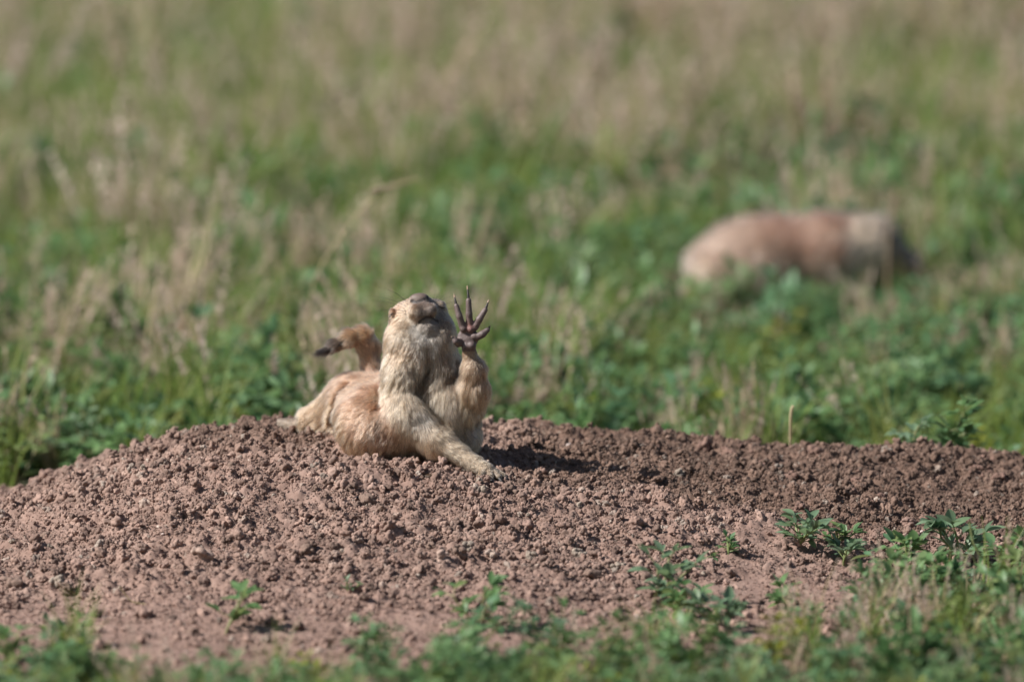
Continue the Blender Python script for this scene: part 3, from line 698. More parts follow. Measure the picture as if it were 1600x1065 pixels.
def hair_material():
    m, n, l, b = new_mat('fur'); n.remove(b)
    h = n.new('ShaderNodeBsdfHairPrincipled'); h.model = 'CHIANG'; h.parametrization = 'COLOR'
    at_ = n.new('ShaderNodeAttribute'); at_.attribute_name = 'hair_color'
    hi = n.new('ShaderNodeHairInfo'); dk = n.new('ShaderNodeAttribute'); dk.attribute_name = 'hair_tip'
    rp = ramp(n, [(0, (.18, .16, .15)), (.5, (.82, .79, .77)), (1.0, (1.15, 1.12, 1.08))]); l.new(hi.outputs['Intercept'], rp.inputs[0])  # dark hair roots, deepened to put undercoat shade into the colour
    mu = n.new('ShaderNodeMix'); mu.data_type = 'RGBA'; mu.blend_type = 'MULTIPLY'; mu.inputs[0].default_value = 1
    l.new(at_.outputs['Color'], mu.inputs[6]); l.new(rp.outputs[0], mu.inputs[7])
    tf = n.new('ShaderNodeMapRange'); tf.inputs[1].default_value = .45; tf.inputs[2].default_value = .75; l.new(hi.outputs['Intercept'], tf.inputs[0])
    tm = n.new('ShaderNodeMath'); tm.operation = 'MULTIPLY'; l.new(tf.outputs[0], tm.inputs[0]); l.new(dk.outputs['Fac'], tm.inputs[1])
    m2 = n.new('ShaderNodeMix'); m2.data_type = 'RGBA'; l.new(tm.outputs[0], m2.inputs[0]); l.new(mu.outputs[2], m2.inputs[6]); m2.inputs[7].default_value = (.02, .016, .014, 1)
    l.new(m2.outputs[2], h.inputs['Color']); h.inputs['Roughness'].default_value = .45; h.inputs['Radial Roughness'].default_value = .65
    l.new(h.outputs[0], n['Material Output'].inputs[0]); return m
M_FUR = hair_material()
def skin_material():
    m, n, l, b = new_mat('animal_skin'); at_ = n.new('ShaderNodeAttribute'); at_.attribute_name = 'skin'
    geo = n.new('ShaderNodeNewGeometry'); t = n.new('ShaderNodeTexNoise'); t.inputs['Scale'].default_value = 900; t.inputs['Detail'].default_value = 4; l.new(geo.outputs['Position'], t.inputs['Vector'])
    mr = n.new('ShaderNodeMapRange'); mr.inputs[3].default_value = .75; mr.inputs[4].default_value = 1.25; l.new(t.outputs[0], mr.inputs[0])
    hs = n.new('ShaderNodeHueSaturation'); l.new(at_.outputs['Color'], hs.inputs['Color']); l.new(mr.outputs[0], hs.inputs['Value']); l.new(hs.outputs[0], b.inputs['Base Color'])
    b.inputs['Roughness'].default_value = .55
    bp = n.new('ShaderNodeBump'); bp.inputs['Distance'].default_value = .0005; bp.inputs['Strength'].default_value = .8; l.new(t.outputs[0], bp.inputs['Height']); l.new(bp.outputs[0], b.inputs['Normal'])
    return m
M_SKIN = skin_material()

def grow_hair(root, V, F, n_h, ctrl, bald, width, seg=5, seed=5, clump=.4, front=None, lenk=1.0, dark=.14):
    """ctrl rows: pos(3) dir(3) length colour(3) darkness"""
    r = np.random.default_rng(seed)
    T = np.concatenate([F[:, [0, 1, 2]], F[:, [0, 2, 3]]]); a, b_, c = V[T[:, 0]], V[T[:, 1]], V[T[:, 2]]
    N = np.cross(b_ - a, c - a); A_ = np.linalg.norm(N, axis=1); N /= A_[:, None] + 1e-15
    w = A_.copy()
    if front is not None: w *= front(N, (a + b_ + c) / 3)
    ti = np.searchsorted(np.cumsum(w) / w.sum(), r.random(n_h)); u = r.random(n_h); v = r.random(n_h); f = u + v > 1; u[f] = 1 - u[f]; v[f] = 1 - v[f]
    P = a[ti] + u[:, None] * (b_ - a)[ti] + v[:, None] * (c - a)[ti]
    # smooth vertex normals
    VN = np.zeros_like(V); [np.add.at(VN, T[:, i], N * A_[:, None]) for i in range(3)]
    VN /= np.linalg.norm(VN, axis=1)[:, None] + 1e-15
    nn = (1 - u - v)[:, None] * VN[T[ti, 0]] + u[:, None] * VN[T[ti, 1]] + v[:, None] * VN[T[ti, 2]]; nn /= np.linalg.norm(nn, axis=1)[:, None]
    cv = coat(ctrl[:, :3], ctrl[:, 3:], P); k = r.random(n_h) > bald(P); P, nn, cv = P[k], nn[k], cv[k]; m = len(P)
    fl = cv[:, :3]; fl = fl - (fl * nn).sum(1)[:, None] * nn; fl /= np.linalg.norm(fl, axis=1)[:, None] + 1e-9
    L = cv[:, 3] * lenk * r.uniform(.65, 1.2, m)
    cl = noise3(P, .0022, 300) * clump * 1.6 + noise3(P, .005, 320) * clump * .9 + noise3(P, .014, 340) * clump + r.normal(0, .10, (m, 3))
    d0 = fl * .85 + nn * .55 + cl * .6; d0 /= np.linalg.norm(d0, axis=1)[:, None]
    d1 = fl * 1.0 + nn * .10 + cl * 1.0 + np.array([0, 0, -.12]); d1 /= np.linalg.norm(d1, axis=1)[:, None]
    t = np.linspace(0, 1, seg)
    pts = P[:, None] - (nn * np.minimum(.0006, .12 * L)[:, None])[:, None] + L[:, None, None] * (d0[:, None] * (t - .5 * t * t)[None, :, None] + d1[:, None] * (.5 * t * t + .15 * t * t)[None, :, None])
    hc = bpy.data.hair_curves.new('fur'); hc.add_curves([seg] * m)
    hc.attributes['position'].data.foreach_set('vector', pts.astype(np.float32).ravel())
    rad = hc.attributes.get('radius') or hc.attributes.new('radius', 'FLOAT', 'POINT')
    rr_ = width * (1 - .85 * t[None, :] ** 1.5) * r.uniform(.7, 1.2, m)[:, None]; rad.data.foreach_set('value', rr_.astype(np.float32).ravel())
    val = np.exp(r.normal(0, .33, m)) * (1 + .22 * (noise3(P, .006, 400)[:, 0]))
    col = np.clip(cv[:, 4:7] * val[:, None], .01, .95)
    ca_ = hc.attributes.new('hair_color', 'FLOAT_COLOR', 'CURVE'); ca_.data.foreach_set('color', np.concatenate([col, np.ones((m, 1))], 1).astype(np.float32).ravel())
    tip = (r.random(m) < dark + cv[:, 7]).astype(np.float32) * r.uniform(.5, 1, m); ta = hc.attributes.new('hair_tip', 'FLOAT', 'CURVE'); ta.data.foreach_set('value', tip.astype(np.float32))
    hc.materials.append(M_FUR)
    return obj('fur', hc, root)

def skin_mesh(name, V, F, col):
    me = mesh_from(name, V, F, [M_SKIN]); a = me.color_attributes.new('skin', 'FLOAT_COLOR', 'POINT')
    a.data.foreach_set('color', np.concatenate([col, np.ones((len(V), 1))], 1).astype(np.float32).ravel()); return me

# ---- the near prairie dog, sprawled over the mound with its nose up and one paw raised
G = lambda px, py, Y=0.0: PW(px, py, Y / 1000.0)
q = MM
B1 = Body(G(415, 775, 0) * [1, 0, 1] + [0, -.072, 0], G(800, 435, 0) * [1, 0, 1] + [0, .185, .012], .00085)
# trunk: rump far back, flank, chest
B1.cone(G(540, 648, 92), G(488, 656, 110), 40 * q, 23 * q, .012)
B1.ell(G(550, 630, 85), (40 * q, .045, 42 * q), .015)
B1.ell(G(591, 662, 26), (68 * q, .042, 64 * q), .015)
B1.cone(G(570, 625, 75), G(640, 620, 30), 38 * q, 42 * q, .015)
B1.ell(G(645, 660, 22), (62 * q, .036, 62 * q), .015)
B1.ell(G(702, 640, 14), (46 * q, .030, 82 * q), .010)
B1.ell(G(718, 680, 14), (31 * q, .022, 42 * q), .008)
# hind foot and thigh
B1.cone(G(478, 668, 118), G(440, 660, 128), 14 * q, 7 * q, .006)
# neck and head
B1.cone(G(652, 560, 14), G(655, 640, 20), 50 * q, 52 * q, .014)
B1.ell(G(630, 585, 2), (33 * q, .020, 45 * q), .006)
B1.ell(G(690, 575, 6), (26 * q, .017, 42 * q), .006)
B1.ell(G(655, 535, 12), (51 * q, .029, 42 * q), .010)
B1.ell(G(634, 525, 2), (26 * q, .017, 30 * q), .008)
B1.ell(G(688, 520, 4), (23 * q, .016, 32 * q), .008)
B1.cone(G(655, 515, 12), G(657, 489, 4), 42 * q, 28 * q, .010)
B1.ell(G(648, 492, 18), (36 * q, .020, 24 * q), .008)
B1.ell(G(681, 485, 14), (16 * q, .014, 16 * q), .007)
B1.cone(G(660, 489, -6), G(657, 473, -2), 19 * q, 13 * q, .005)
B1.ell(G(655, 465, -3), (14.5 * q, 9 * q, 6.5 * q), .003)          # nose pad
B1.ell(G(650, 487, -13), (11 * q, 8 * q, 11 * q), .0025)           # upper lip, two pads
B1.ell(G(674, 483, -12), (10 * q, 8 * q, 10 * q), .0025)
B1.ell(G(668, 511, -9), (15 * q, 12 * q, 11 * q), .004)           # chin
# eyelids, cheeks
B1.ell(G(613, 491, 6), (5 * q, 8 * q, 9 * q), .004)
B1.ell(G(690, 478, 6), (5 * q, 8 * q, 7 * q), .004)
# left foreleg (in front, down to the paw)
B1.ell(G(632, 642, 0), (36 * q, .022, 44 * q), .010)
B1.cone(G(640, 652, -8), G(682, 690, -20), 31 * q, 22 * q, .009)
B1.cone(G(682, 688, -20), G(738, 722, -36), 20 * q, 11.5 * q, .007)
B1.cone(G(738, 722, -36), G(760, 734, -43), 11.5 * q, 12 * q, .004)
for tx, ty, tY, sx, sy in [(750, 746, -53, 757, 734), (765, 748, -52, 764, 735), (779, 747, -47, 769, 736), (788, 746, -41, 772, 737)]:
    B1.cone(G(sx, sy, -44), G(tx, ty - 2, tY - 5), 6.5 * q, 5.0 * q, .0012)
# raised arm
B1.cone(G(738, 632, -2), G(742, 606, -14), 20 * q, 22 * q, .008)
B1.cone(G(742, 612, -14), G(740, 578, -20), 21 * q, 18 * q, .005)
B1.cone(G(740, 578, -20), G(733, 548, -22), 17 * q, 10 * q, .004)
B1.ell(G(732, 640, -4), (17 * q, .012, 20 * q), .006)
# tail
tl = [(586, 618, 88, 27), (582, 582, 95, 16), (578, 545, 96, 15), (567, 526, 94, 14.5), (548, 527, 90, 11.5), (527, 538, 86, 6), (500, 553, 82, 1.6)]
for (a1, a2) in zip(tl[:-1], tl[1:]): B1.cone(G(*a1[:3]), G(*a2[:3]), a1[3] * q, a2[3] * q, .004)
for pts, rr_ in (([(668, 545), (668, 580), (655, 605)], 4), ([(655, 612), (672, 640), (690, 660)], 5), ([(713, 565), (713, 590)], 3),
                 ([(520, 690), (519, 660), (526, 625), (545, 600)], 5), ([(592, 600), (594, 635)], 3), ([(640, 724), (668, 722), (695, 738)], 7)):
    for a1, a2 in zip(pts[:-1], pts[1:]):
        def _front(p):
            ys_ = np.linspace(-.06, .09, 60); P_ = np.array([G(p[0], p[1], y_ * 1000) for y_ in ys_]); I_ = np.clip(((P_ - B1.lo) / B1.vs).astype(int), 0, B1.n - 1)
            d_ = B1.D[tuple(I_.T)]; k_ = np.argmax(d_ < 0) if (d_ < 0).any() else 30; return P_[k_] - [0, .0005, 0]
        B1.cone(_front(a1), _front(a2), rr_ * q, rr_ * q, .006, cut=True)
# hand: palm, pads, four fingers, stub thumb
HY = -24
B1.ell(G(731, 528, HY), (17 * q, 7 * q, 16.5 * q), .003)
B1.cone(G(733, 548, -22), G(732, 532, HY), 9.5 * q, 9 * q, .003)
FING = [[(723, 511), (717.7, 494), (713, 477.5), (709.6, 459.5)], [(734.4, 508), (732.8, 490.7), (732.2, 469), (730.1, 446)],
        [(742, 511), (749, 498.6), (758.2, 484), (764, 468.3)], [(746.5, 526), (754, 522), (762, 515), (766, 508.5)], [(717, 534), (712, 533), (709.5, 528), (704.5, 525.6)]]
bend = [(-2, -4, -3, 0), (-2, -4, -4, -1), (-2, -4, -3, 0), (-3, -5, -4, -2), (-4, -7, -7, -8)]
FR = [(5.9, 5.2, 4.1), (6.0, 5.2, 4.5), (6.0, 5.4, 4.2), (6.0, 5.5, 4.2), (5.9, 5.0, 3.5)]
for fg, bd, fr in zip(FING, bend, FR):
    for k in range(2): B1.cone(G(*fg[k], HY + bd[k]), G(*fg[k + 1], HY + bd[k + 1]), fr[k] * q, fr[k + 1] * q, .0012)
for px, py, r_ in [(724, 513.5, 5.6), (735.5, 514, 6), (742, 525, 5.8), (737, 539.5, 7.6), (716, 536.5, 6.4), (728, 541, 6)]:
    B1.ell(G(px, py, HY - 3.2), (r_ * q, r_ * q * 1.0, r_ * q), .0009)
# creases: mouth, nostrils, eye slits
for pts in ([(656, 502), (660, 497.5), (665, 495), (672, 494), (678, 496.5), (682, 500)],):
    for a1, a2 in zip(pts[:-1], pts[1:]): B1.cone(G(*a1, -20), G(*a2, -20), 2.3 * q, 2.3 * q, .0012, cut=True); B1.cone(G(*a1, -16), G(*a2, -16), 2.2 * q, 2.2 * q, .0012, cut=True)
for a1, a2 in (((643, 470), (651, 471.5)), ((651, 471.5), (658, 470)), ((658, 470), (667, 464))): B1.cone(G(*a1, -10), G(*a2, -10), 2.0 * q, 2.0 * q, .0012, cut=True)
V1, F1 = B1.mesh(); V1 = relax(V1, F1, 2)
print('body verts', len(V1))
CREAM = (.46, .34, .225); BUFF = (.41, .26, .155); RED = (.37, .195, .115); GREYB = (.215, .16, .125); TAN = (.31, .225, .155); WHITE = (.46, .40, .33); BLK = (.012, .010, .010)
def C(px, py, Y, dx, dy, dY, L, col, dk=0.0):
    d = np.array([dx, dY, -dy], float); d /= np.linalg.norm(d); return [*G(px, py, Y), *d, L / 1000, *col, dk]
ctrl1 = np.array([
    C(655, 463, -3, 0, 1, -1, .8, (.14, .10, .082)), C(648, 466, -6, 0, 1, -1, .8, (.14, .10, .082)), C(664, 463, -5, 0, 1, -1, .8, (.14, .10, .082)), C(660, 480, -15, 0, 1, -.3, 2.2, (.15, .11, .088), .1), C(656, 493, -19, -.2, 1, 0, 2.4, (.20, .15, .115), .15), C(646, 497, -18, -.4, 1, 0, 2.8, (.30, .22, .165), .15), C(640, 480, -4, -1, 1, 0, 2.5, BUFF), C(646, 488, -16, -.6, 1, 0, 2.5, BUFF), C(632, 478, 0, -1, 1, 0, 2.8, BUFF), C(674, 484, -14, .5, 1, 0, 2.4, (.16, .12, .10), .1),  # BUFF points on the left muzzle put its sunlit side into the coat colour
    C(668, 506, -17, 0, 1, 0, 2.2, (.22, .175, .145), .15), C(660, 520, -14, 0, 1, 0, 4, WHITE), C(622, 482, 6, -1, .7, .5, 3, RED), C(648, 475, 16, -1, -.2, 1, 3, RED), C(685, 478, 2, 1, .8, 0, 2.2, TAN),
    C(618, 505, -4, -.6, 1, .1, 4.5, BUFF, .05), C(608, 530, 5, -.4, 1, .3, 6, BUFF, .08), C(636, 520, -14, -.4, 1, 0, 5, CREAM), C(636, 500, -8, -.8, 1, 0, 3.5, CREAM, .04), C(628, 492, -2, -1, .8, .2, 3, BUFF, .08), C(645, 512, -16, -.3, 1, 0, 4, WHITE), C(636, 550, -14, -.5, 1, 0, 7, BUFF, .06), C(604, 560, 5, -.2, 1, .2, 7, CREAM, .06),
    C(700, 510, -6, .6, 1, 0, 4.5, TAN), C(695, 545, -8, .2, 1, 0, 6.5, TAN, .05), C(672, 545, -14, 0, 1, 0, 8, WHITE), C(668, 580, -12, -.1, 1, 0, 10, CREAM, .15),
    C(625, 590, -16, -.3, 1, 0, 8, CREAM, .04), C(600, 610, -5, -.1, 1, .2, 8, CREAM, .05), C(650, 610, -14, -.2, 1, 0, 9, CREAM, .35), C(662, 592, -12, .1, 1, 0, 9, (.16, .12, .08), .5), C(640, 628, -18, .2, 1, 0, 8, CREAM, .45), C(668, 630, -18, .6, 1, 0, 10, CREAM, .6), C(690, 655, -22, .8, 1, 0, 9, CREAM, .5), C(706, 590, -8, .1, 1, 0, 8, (.17, .12, .08), .4), C(680, 610, -10, .2, 1, 0, 12, CREAM, .08),  # dark brown points put shade of the throat creases into the fur colour
    C(622, 640, -20, .1, 1, 0, 8, CREAM, .05), C(660, 650, -20, .4, 1, 0, 10, WHITE, .35), C(640, 680, -20, .2, 1, 0, 8, CREAM, .04), C(665, 700, -32, .1, 1, 0, 8, BUFF, .03), C(685, 680, -38, .9, 1, 0, 7, CREAM, .02),
    C(710, 705, -42, 1, .6, 0, 5.5, CREAM), C(738, 722, -50, 1, .6, 0, 4, CREAM), C(760, 735, -55, 1, .7, -.2, 2.5, TAN), C(780, 745, -50, 1, .7, -.2, 1.6, TAN),
    C(700, 640, -16, .1, 1, 0, 11, TAN, .15), C(715, 690, -8, .1, 1, 0, 9, TAN, .1), C(690, 625, -14, .1, 1, 0, 11, CREAM, .3), C(740, 680, -4, .2, 1, .2, 8, TAN), C(750, 650, 10, .4, 1, .4, 7, GREYB),
    C(733, 555, -32, 0, 1, 0, 2.5, BUFF), C(730, 580, -38, -.1, 1, 0, 6, BUFF), C(735, 610, -36, -.2, 1, 0, 9, BUFF), C(758, 590, -18, .3, 1, .3, 6, RED, .05), C(755, 620, -10, .2, 1, .3, 7, BUFF), C(733, 645, -18, 0, 1, 0, 9, CREAM),
    C(545, 630, 10, -1, .3, .4, 7, RED, .10), C(575, 610, 10, -.8, .5, .5, 7, RED, .16), C(590, 640, -8, -.9, .5, .1, 7, RED, .08), C(560, 670, -8, -.9, .8, .1, 7.5, RED, .04), C(595, 680, -14, -.4, 1, 0, 8, (.38, .22, .14), .03),
    C(610, 665, -14, -.3, 1, 0, 8, RED, .05), C(540, 695, -4, -.6, 1, .1, 8, BUFF), C(580, 712, -12, -.2, 1, 0, 9, BUFF), C(630, 708, -14, .05, 1, 0, 9, CREAM), C(525, 665, 10, -.9, .5, .4, 7.5, BUFF, .02), C(605, 725, 10, 0, 1, 0, 7, CREAM),
    C(540, 600, 70, -1, .3, .3, 8, RED, .04), C(500, 635, 80, -1, .4, .2, 8, BUFF, .02), C(470, 655, 100, -1, .4, .2, 7, BUFF), C(520, 660, 60, -1, .5, .1, 8, BUFF), C(500, 675, 70, -.8, .5, 0, 7, BUFF), C(440, 660, 120, -1, .2, 0, 2, TAN),
    C(580, 590, 75, -.2, .8, .4, 6, RED, .12), C(600, 590, 60, -.2, .8, .4, 6, RED, .12), C(585, 575, 88, -.1, -1, 0, 7, (.50, .30, .20), -.15), C(578, 545, 84, -.2, -1, 0, 8, (.50, .30, .20), -.15), C(590, 530, 90, -.2, -1, 0, 8, (.50, .30, .20), -.15), C(570, 522, 84, -1, -.2, 0, 8, BUFF), C(552, 526, 80, -1, .3, 0, 8, BUFF, .05),
    C(546, 529, 80, -1, .4, 0, 8, BUFF, .3), C(534, 534, 78, -1, .5, 0, 10, (.05, .04, .035), .6), C(524, 540, 78, -1, .5, 0, 11, BLK, .5), C(524, 540, 90, -1, .5, 0, 11, BLK, .5), C(503, 551, 78, -1, .5, 0, 10, BLK, .5), C(503, 551, 86, -1, .5, 0, 10, BLK, .5),
    C(650, 560, 70, 0, 1, 1, 8, RED, .1), C(650, 640, 70, -.3, .3, 1, 8, RED, .1), C(720, 600, 40, 0, 1, 1, 8, RED, .1), C(600, 640, 85, -.5, .5, 1, 8, RED, .1)])
palm = G(731, 527, HY)
def bald1(P):
    px, py = proj(P[:, 0], P[:, 1], P[:, 2])
    hand = (P[:, 1] < -.008) & (px > 698) & (py < 549) & ((P[:, 0] - palm[0]) > -.014 - .0) & (P[:, 1] < -.012) & (px > 701)
    head_side = (px < 712) & (P[:, 1] > -.0195)
    hand &= ~head_side
    nose = (np.hypot(px - 655, (py - 464) * 1.4) < 12) & (P[:, 1] < .004)
    mouth = (np.abs(py - np.interp(px, [656, 665, 672, 683], [502, 495, 494, 501])) < 3.2) & (px > 653) & (px < 685) & (P[:, 1] < 0)
    mouth |= (np.abs(py - np.interp(px, [643, 651, 658, 667], [470, 471.5, 470, 464])) < 3.0) & (px > 641) & (px < 669) & (P[:, 1] < 0)
    lid = ((np.hypot(px - 610, py - 490) < 8) | (np.hypot(px - 692, py - 477) < 6)) & (P[:, 1] < .02)
    return np.where(hand, 1.0, np.where(nose, .75, np.where(mouth, 1, np.where(lid, .6, 0))))
bv = bald1(V1); sk = coat(ctrl1[:, :3], ctrl1[:, 3:], V1)[:, 4:7] * .55
px1, py1 = proj(V1[:, 0], V1[:, 1], V1[:, 2])
hcol = np.array([.125, .088, .080]); pink = np.array([.23, .11, .095])
pk_ = np.exp(-(((px1 - 734) / 6) ** 2 + ((py1 - 511) / 9) ** 2))[:, None]
isH = (bv > .99) & (px1 > 698) & (py1 < 549); wr = (.72 + .35 * vnoise(px1, py1, 2.0, 91) + .30 * (np.sin(py1 * 1.9 + px1 * .3) > .1) * (py1 < 512))[:, None]
sk = np.where(isH[:, None], (hcol * (1 - pk_) + pink * pk_) * wr, sk)
nz = (np.hypot(px1 - 655, (py1 - 464) * 1.4) < 15) & (V1[:, 1] < .004); sk[nz] = (.15, .11, .09)
slit = (np.abs(py1 - np.interp(px1, [643, 651, 658, 667], [470, 471.5, 470, 464])) < 2.5) & (px1 > 641) & (px1 < 669) & (V1[:, 1] < 0); sk[slit] = (.03, .02, .018)
mo = (np.abs(py1 - np.interp(px1, [656, 665, 672, 683], [502, 495, 494, 501])) < 2.6) & (px1 > 653) & (px1 < 685) & (V1[:, 1] < 0); sk[mo] = (.04, .025, .02)
dog = obj('prairie_dog', None, loc=(0, 0, 0), label='sharp prairie dog lying on the soil mound with nose up and one paw raised', cat='prairie dog')
dog.location = Vector(G(640, 700, 0)); ORG = G(640, 700, 0)
body = obj('body', skin_mesh('body', V1 - ORG, F1, sk), dog)
fr = lambda N, c_: np.where(N[:, 1] < .25, 1.0, .35)
ctl = ctrl1.copy(); ctl[:, :3] -= ORG
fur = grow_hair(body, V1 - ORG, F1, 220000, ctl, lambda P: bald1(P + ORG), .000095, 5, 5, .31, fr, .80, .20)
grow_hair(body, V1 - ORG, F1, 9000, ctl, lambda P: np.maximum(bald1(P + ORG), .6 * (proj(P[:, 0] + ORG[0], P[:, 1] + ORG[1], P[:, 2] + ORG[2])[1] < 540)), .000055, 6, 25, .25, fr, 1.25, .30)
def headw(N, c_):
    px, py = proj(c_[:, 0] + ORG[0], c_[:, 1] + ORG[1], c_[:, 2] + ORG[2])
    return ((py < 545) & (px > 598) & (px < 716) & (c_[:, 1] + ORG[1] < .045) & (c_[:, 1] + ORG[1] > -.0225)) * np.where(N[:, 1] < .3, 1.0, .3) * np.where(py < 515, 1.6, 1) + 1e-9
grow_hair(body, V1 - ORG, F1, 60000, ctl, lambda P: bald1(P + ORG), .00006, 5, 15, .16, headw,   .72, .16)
def claw(parent, a, b, r_, mat, org):
    a = np.array(a) - org; b = np.array(b) - org; d = b - a; t = np.linspace(0, 1, 6)
    pts = a + t[:, None] * d + np.array([0, -.0006, 0]) * (np.sin(t * math.pi) )[:, None]
    Vc, Fc = tube(pts, r_ * (1 - t) ** .6 + r_ * .12, 8); obj('claw', mesh_from('claw', Vc, Fc, [mat]), parent)
M_CLAW = tint_mat('claw', (.03, .022, .020), .3, .6, .0001); M_TIP = tint_mat('claw_tip', (.35, .24, .16), .2, .5, .0001)
for fg, bd in zip(FING, bend):
    A0 = G(*fg[2], HY + bd[2]); A1 = G(*fg[3], HY + bd[3]); claw(dog, A0, A0 * .12 + A1 * .88, 2.3 * q, M_CLAW, ORG)
    obj('claw_tip', mesh_from('claw_tip', *tube(np.array([A0 * .3 + A1 * .7, A0 * .15 + A1 * .85, A1]) - ORG, [1.35 * q, 1.4 * q, .8 * q], 8), [M_TIP]), dog)
for tx, ty, tY in [(750, 747, -54), (765, 749, -53), (780, 749, -48), (789, 747, -42)]:
    claw(dog, G(tx, ty - 2, tY - 5), G(tx + 6, ty + 5, tY - 10), 3.0 * q, M_CLAW, ORG)
# closed eyes: a dark lid line each
M_LID = tint_mat('eyelid_line', (.03, .02, .018), .3, .4, .0001)
def surf_pts(pl, off=.0008):
    out = []
    for px, py in pl:
        d = (px1 - px) ** 2 + (py1 - py) ** 2 + (V1[:, 1] * 1000 / 12) ** 2 * .8; i = np.argmin(d + (V1[:, 1] > .03) * 1e3); out.append(V1[i] + [0, -off, 0])
    return np.array(out) - ORG
for pl in ([(607.5, 499), (609, 494), (611.5, 490.5), (614, 488.5)], [(686, 477), (690, 480), (695, 481)]):
    t_ = surf_pts(pl); obj('eyelid', mesh_from('eyelid', *tube(t_, [.4 * q, .9 * q, .9 * q, .4 * q][:len(t_)], 6), [M_LID]), dog)
# whiskers
M_WHI = tint_mat('whisker', (.03, .025, .022), .2, .4, .0001)
for (x0, y0, Y0), (x1, y1, Y1) in [((634, 478, -2), (574, 462, -18)), ((632, 482, -4), (580, 470, -24)), ((634, 486, -6), (572, 490, -20)), ((634, 488, -6), (584, 503, -25)),
        ((640, 474, -4), (592, 448, -10)), ((638, 476, -5), (606, 452, -20)), ((636, 490, -8), (590, 512, -18)), ((676, 478, -6), (696, 447, -14)), ((677, 480, -6), (704, 456, -10)),
        ((678, 482, -8), (730, 470, -8)), ((678, 484, -8), (716, 474, -20)), ((676, 476, -6), (682, 452, -4)), ((680, 486, -8), (744, 486, -4)), ((678, 479, -6), (712, 462, -25))]:
    a_ = G(x0, y0, Y0) - ORG; e_ = G(x1, y1, Y1) - ORG; t = np.linspace(0, 1, 7)[:, None]; pw_ = a_ + (e_ - a_) * t + np.array([0, 0, .0022]) * np.sin(t * 3.14)
    obj('whisker', mesh_from('whisker', *tube(pw_, np.linspace(.00013, .00004, 7), 4), [M_WHI]), dog)

# ---- the far prairie dog, grazing with its head down among the plants
Y2 = 1760
G2 = lambda px, py, dY=0.0: PW(px, py, (Y2 + dY) / 1000.0)
q2 = MM * (11.8 + Y2 / 1000) / 11.8
B2 = Body(G2(1050, 520) * [1, 0, 1] + [0, Y2 / 1000 - .10, 0], G2(1490, 310) * [1, 0, 1] + [0, Y2 / 1000 + .10, 0], .0026)
B2.ell(G2(1148, 418), (62 * q2, .045, 56 * q2), .02); B2.cone(G2(1120, 420), G2(1104, 412), 40 * q2, 24 * q2, .02)
B2.ell(G2(1205, 400), (76 * q2, .048, 58 * q2), .03)
B2.ell(G2(1300, 398), (64 * q2, .043, 56 * q2), .03)
B2.cone(G2(1300, 395), G2(1355, 390), 48 * q2, 42 * q2, .02)
B2.ell(G2(1362, 382), (40 * q2, .030, 38 * q2), .012)
B2.cone(G2(1370, 385), G2(1422, 412), 35 * q2, 19 * q2, .012)
B2.ell(G2(1430, 418, -2), (14 * q2, .010, 12 * q2), .006)
B2.cone(G2(1120, 430, -30), G2(1145, 478, -34), 32 * q2, 14 * q2, .012); B2.cone(G2(1120, 430, 30), G2(1140, 478, 34), 32 * q2, 14 * q2, .012)
B2.cone(G2(1145, 480, -34), G2(1190, 486, -36), 12 * q2, 9 * q2, .006); B2.cone(G2(1140, 480, 34), G2(1185, 486, 36), 12 * q2, 9 * q2, .006)
for s_ in (-1, 1):
    B2.cone(G2(1290, 430, s_ * 26), G2(1265, 470, s_ * 30), 22 * q2, 13 * q2, .01); B2.cone(G2(1265, 470, s_ * 30), G2(1290, 486, s_ * 32), 11 * q2, 9 * q2, .006)
    B2.ell(G2(1345, 352, s_ * 22), (7 * q2, .004, 9 * q2), .003)
B2.cone(G2(1105, 425), G2(1085, 448, 8), 13 * q2, 10 * q2, .01); B2.cone(G2(1085, 448, 8), G2(1072, 468, 10), 10 * q2, 6 * q2, .006)
V2, F2 = B2.mesh(); V2 = relax(V2, F2, 1)
PK = (.36, .25, .185); PKD = (.34, .21, .15); CR = (.48, .39, .30); DG = (.25, .20, .18)
def C2(px, py, dY, dx, dy, L, col):
    d = np.array([dx, 0, -dy], float); d /= np.linalg.norm(d); return [*G2(px, py, dY), *d, L / 1000, *col, 0]
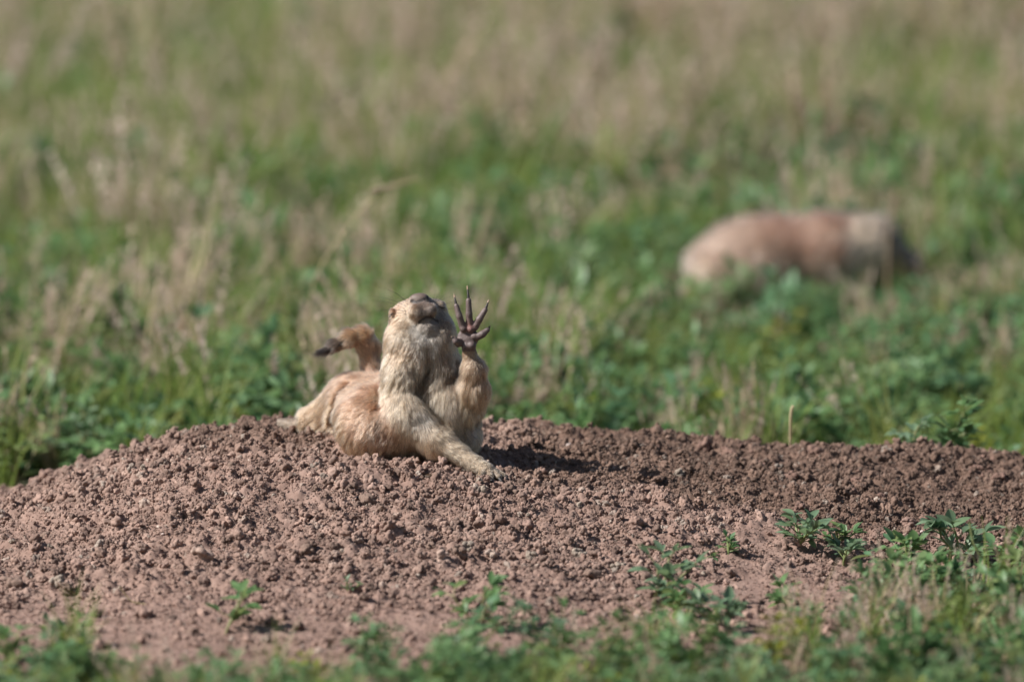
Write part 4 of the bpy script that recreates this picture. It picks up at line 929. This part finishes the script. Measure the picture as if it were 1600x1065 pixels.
ctrl2 = np.array([C2(1100, 400, -20, -1, .5, 12, PK), C2(1150, 360, -20, -1, .2, 12, PK), C2(1150, 430, -45, -.7, 1, 12, PK), C2(1220, 345, -20, -1, .1, 12, PKD), C2(1260, 380, -45, -1, .3, 12, PKD),
    C2(1220, 420, -48, -.5, 1, 12, PK), C2(1260, 450, -40, -.5, 1, 12, PK), C2(1310, 350, -20, -1, .1, 12, PKD), C2(1318, 390, -45, -1, .3, 11, PKD), C2(1300, 430, -40, -.5, 1, 12, PK),
    C2(1345, 385, -30, -1, .6, 9, CR), C2(1350, 358, -20, -1, .3, 8, CR), C2(1365, 405, -30, -1, .8, 9, CR), C2(1335, 395, -34, -1, .5, 9, CR), C2(1372, 375, -28, -1, .5, 8, CR), C2(1400, 372, -20, -1, .1, 6, DG), C2(1415, 400, -25, -1, .3, 6, (.26, .19, .15)), C2(1440, 400, -10, -1, 0, 3, DG),
    C2(1140, 480, -34, 0, 1, 5, PK), C2(1060, 440, 5, -1, 1, 12, PKD), C2(1250, 390, 45, -1, .3, 12, PKD), C2(1150, 400, 45, -1, .3, 12, PK)])
sk2 = coat(ctrl2[:, :3], ctrl2[:, 3:], V2)[:, 4:7] * .8
O2 = np.array([G2(1240, 480)[0], Y2 / 1000, gz(G2(1240, 480)[0], Y2 / 1000)])
dog2 = obj('prairie_dog', None, label='blurred prairie dog feeding head down in the meadow behind the mound', cat='prairie dog'); dog2.location = Vector(O2)
body2 = obj('body', skin_mesh('body', V2 - O2, F2, sk2), dog2)
c2 = ctrl2.copy(); c2[:, :3] -= O2
grow_hair(body2, V2 - O2, F2, 26000, c2, lambda P: np.zeros(len(P)), .00022, 4, 9, .6)
M_EYE = tint_mat('eye', (.01, .008, .007), .1, .1, .0001)
for s_ in (-1, 1):
    bm = bmesh.new(); bmesh.ops.create_uvsphere(bm, u_segments=16, v_segments=10, radius=.0048); me_ = bpy.data.meshes.new('eye'); bm.to_mesh(me_); bm.free(); me_.materials.append(M_EYE)
    me_.polygons.foreach_set('use_smooth', [True] * len(me_.polygons)); obj('eye', me_, dog2, loc=tuple(G2(1393, 374, s_ * 19) - O2))
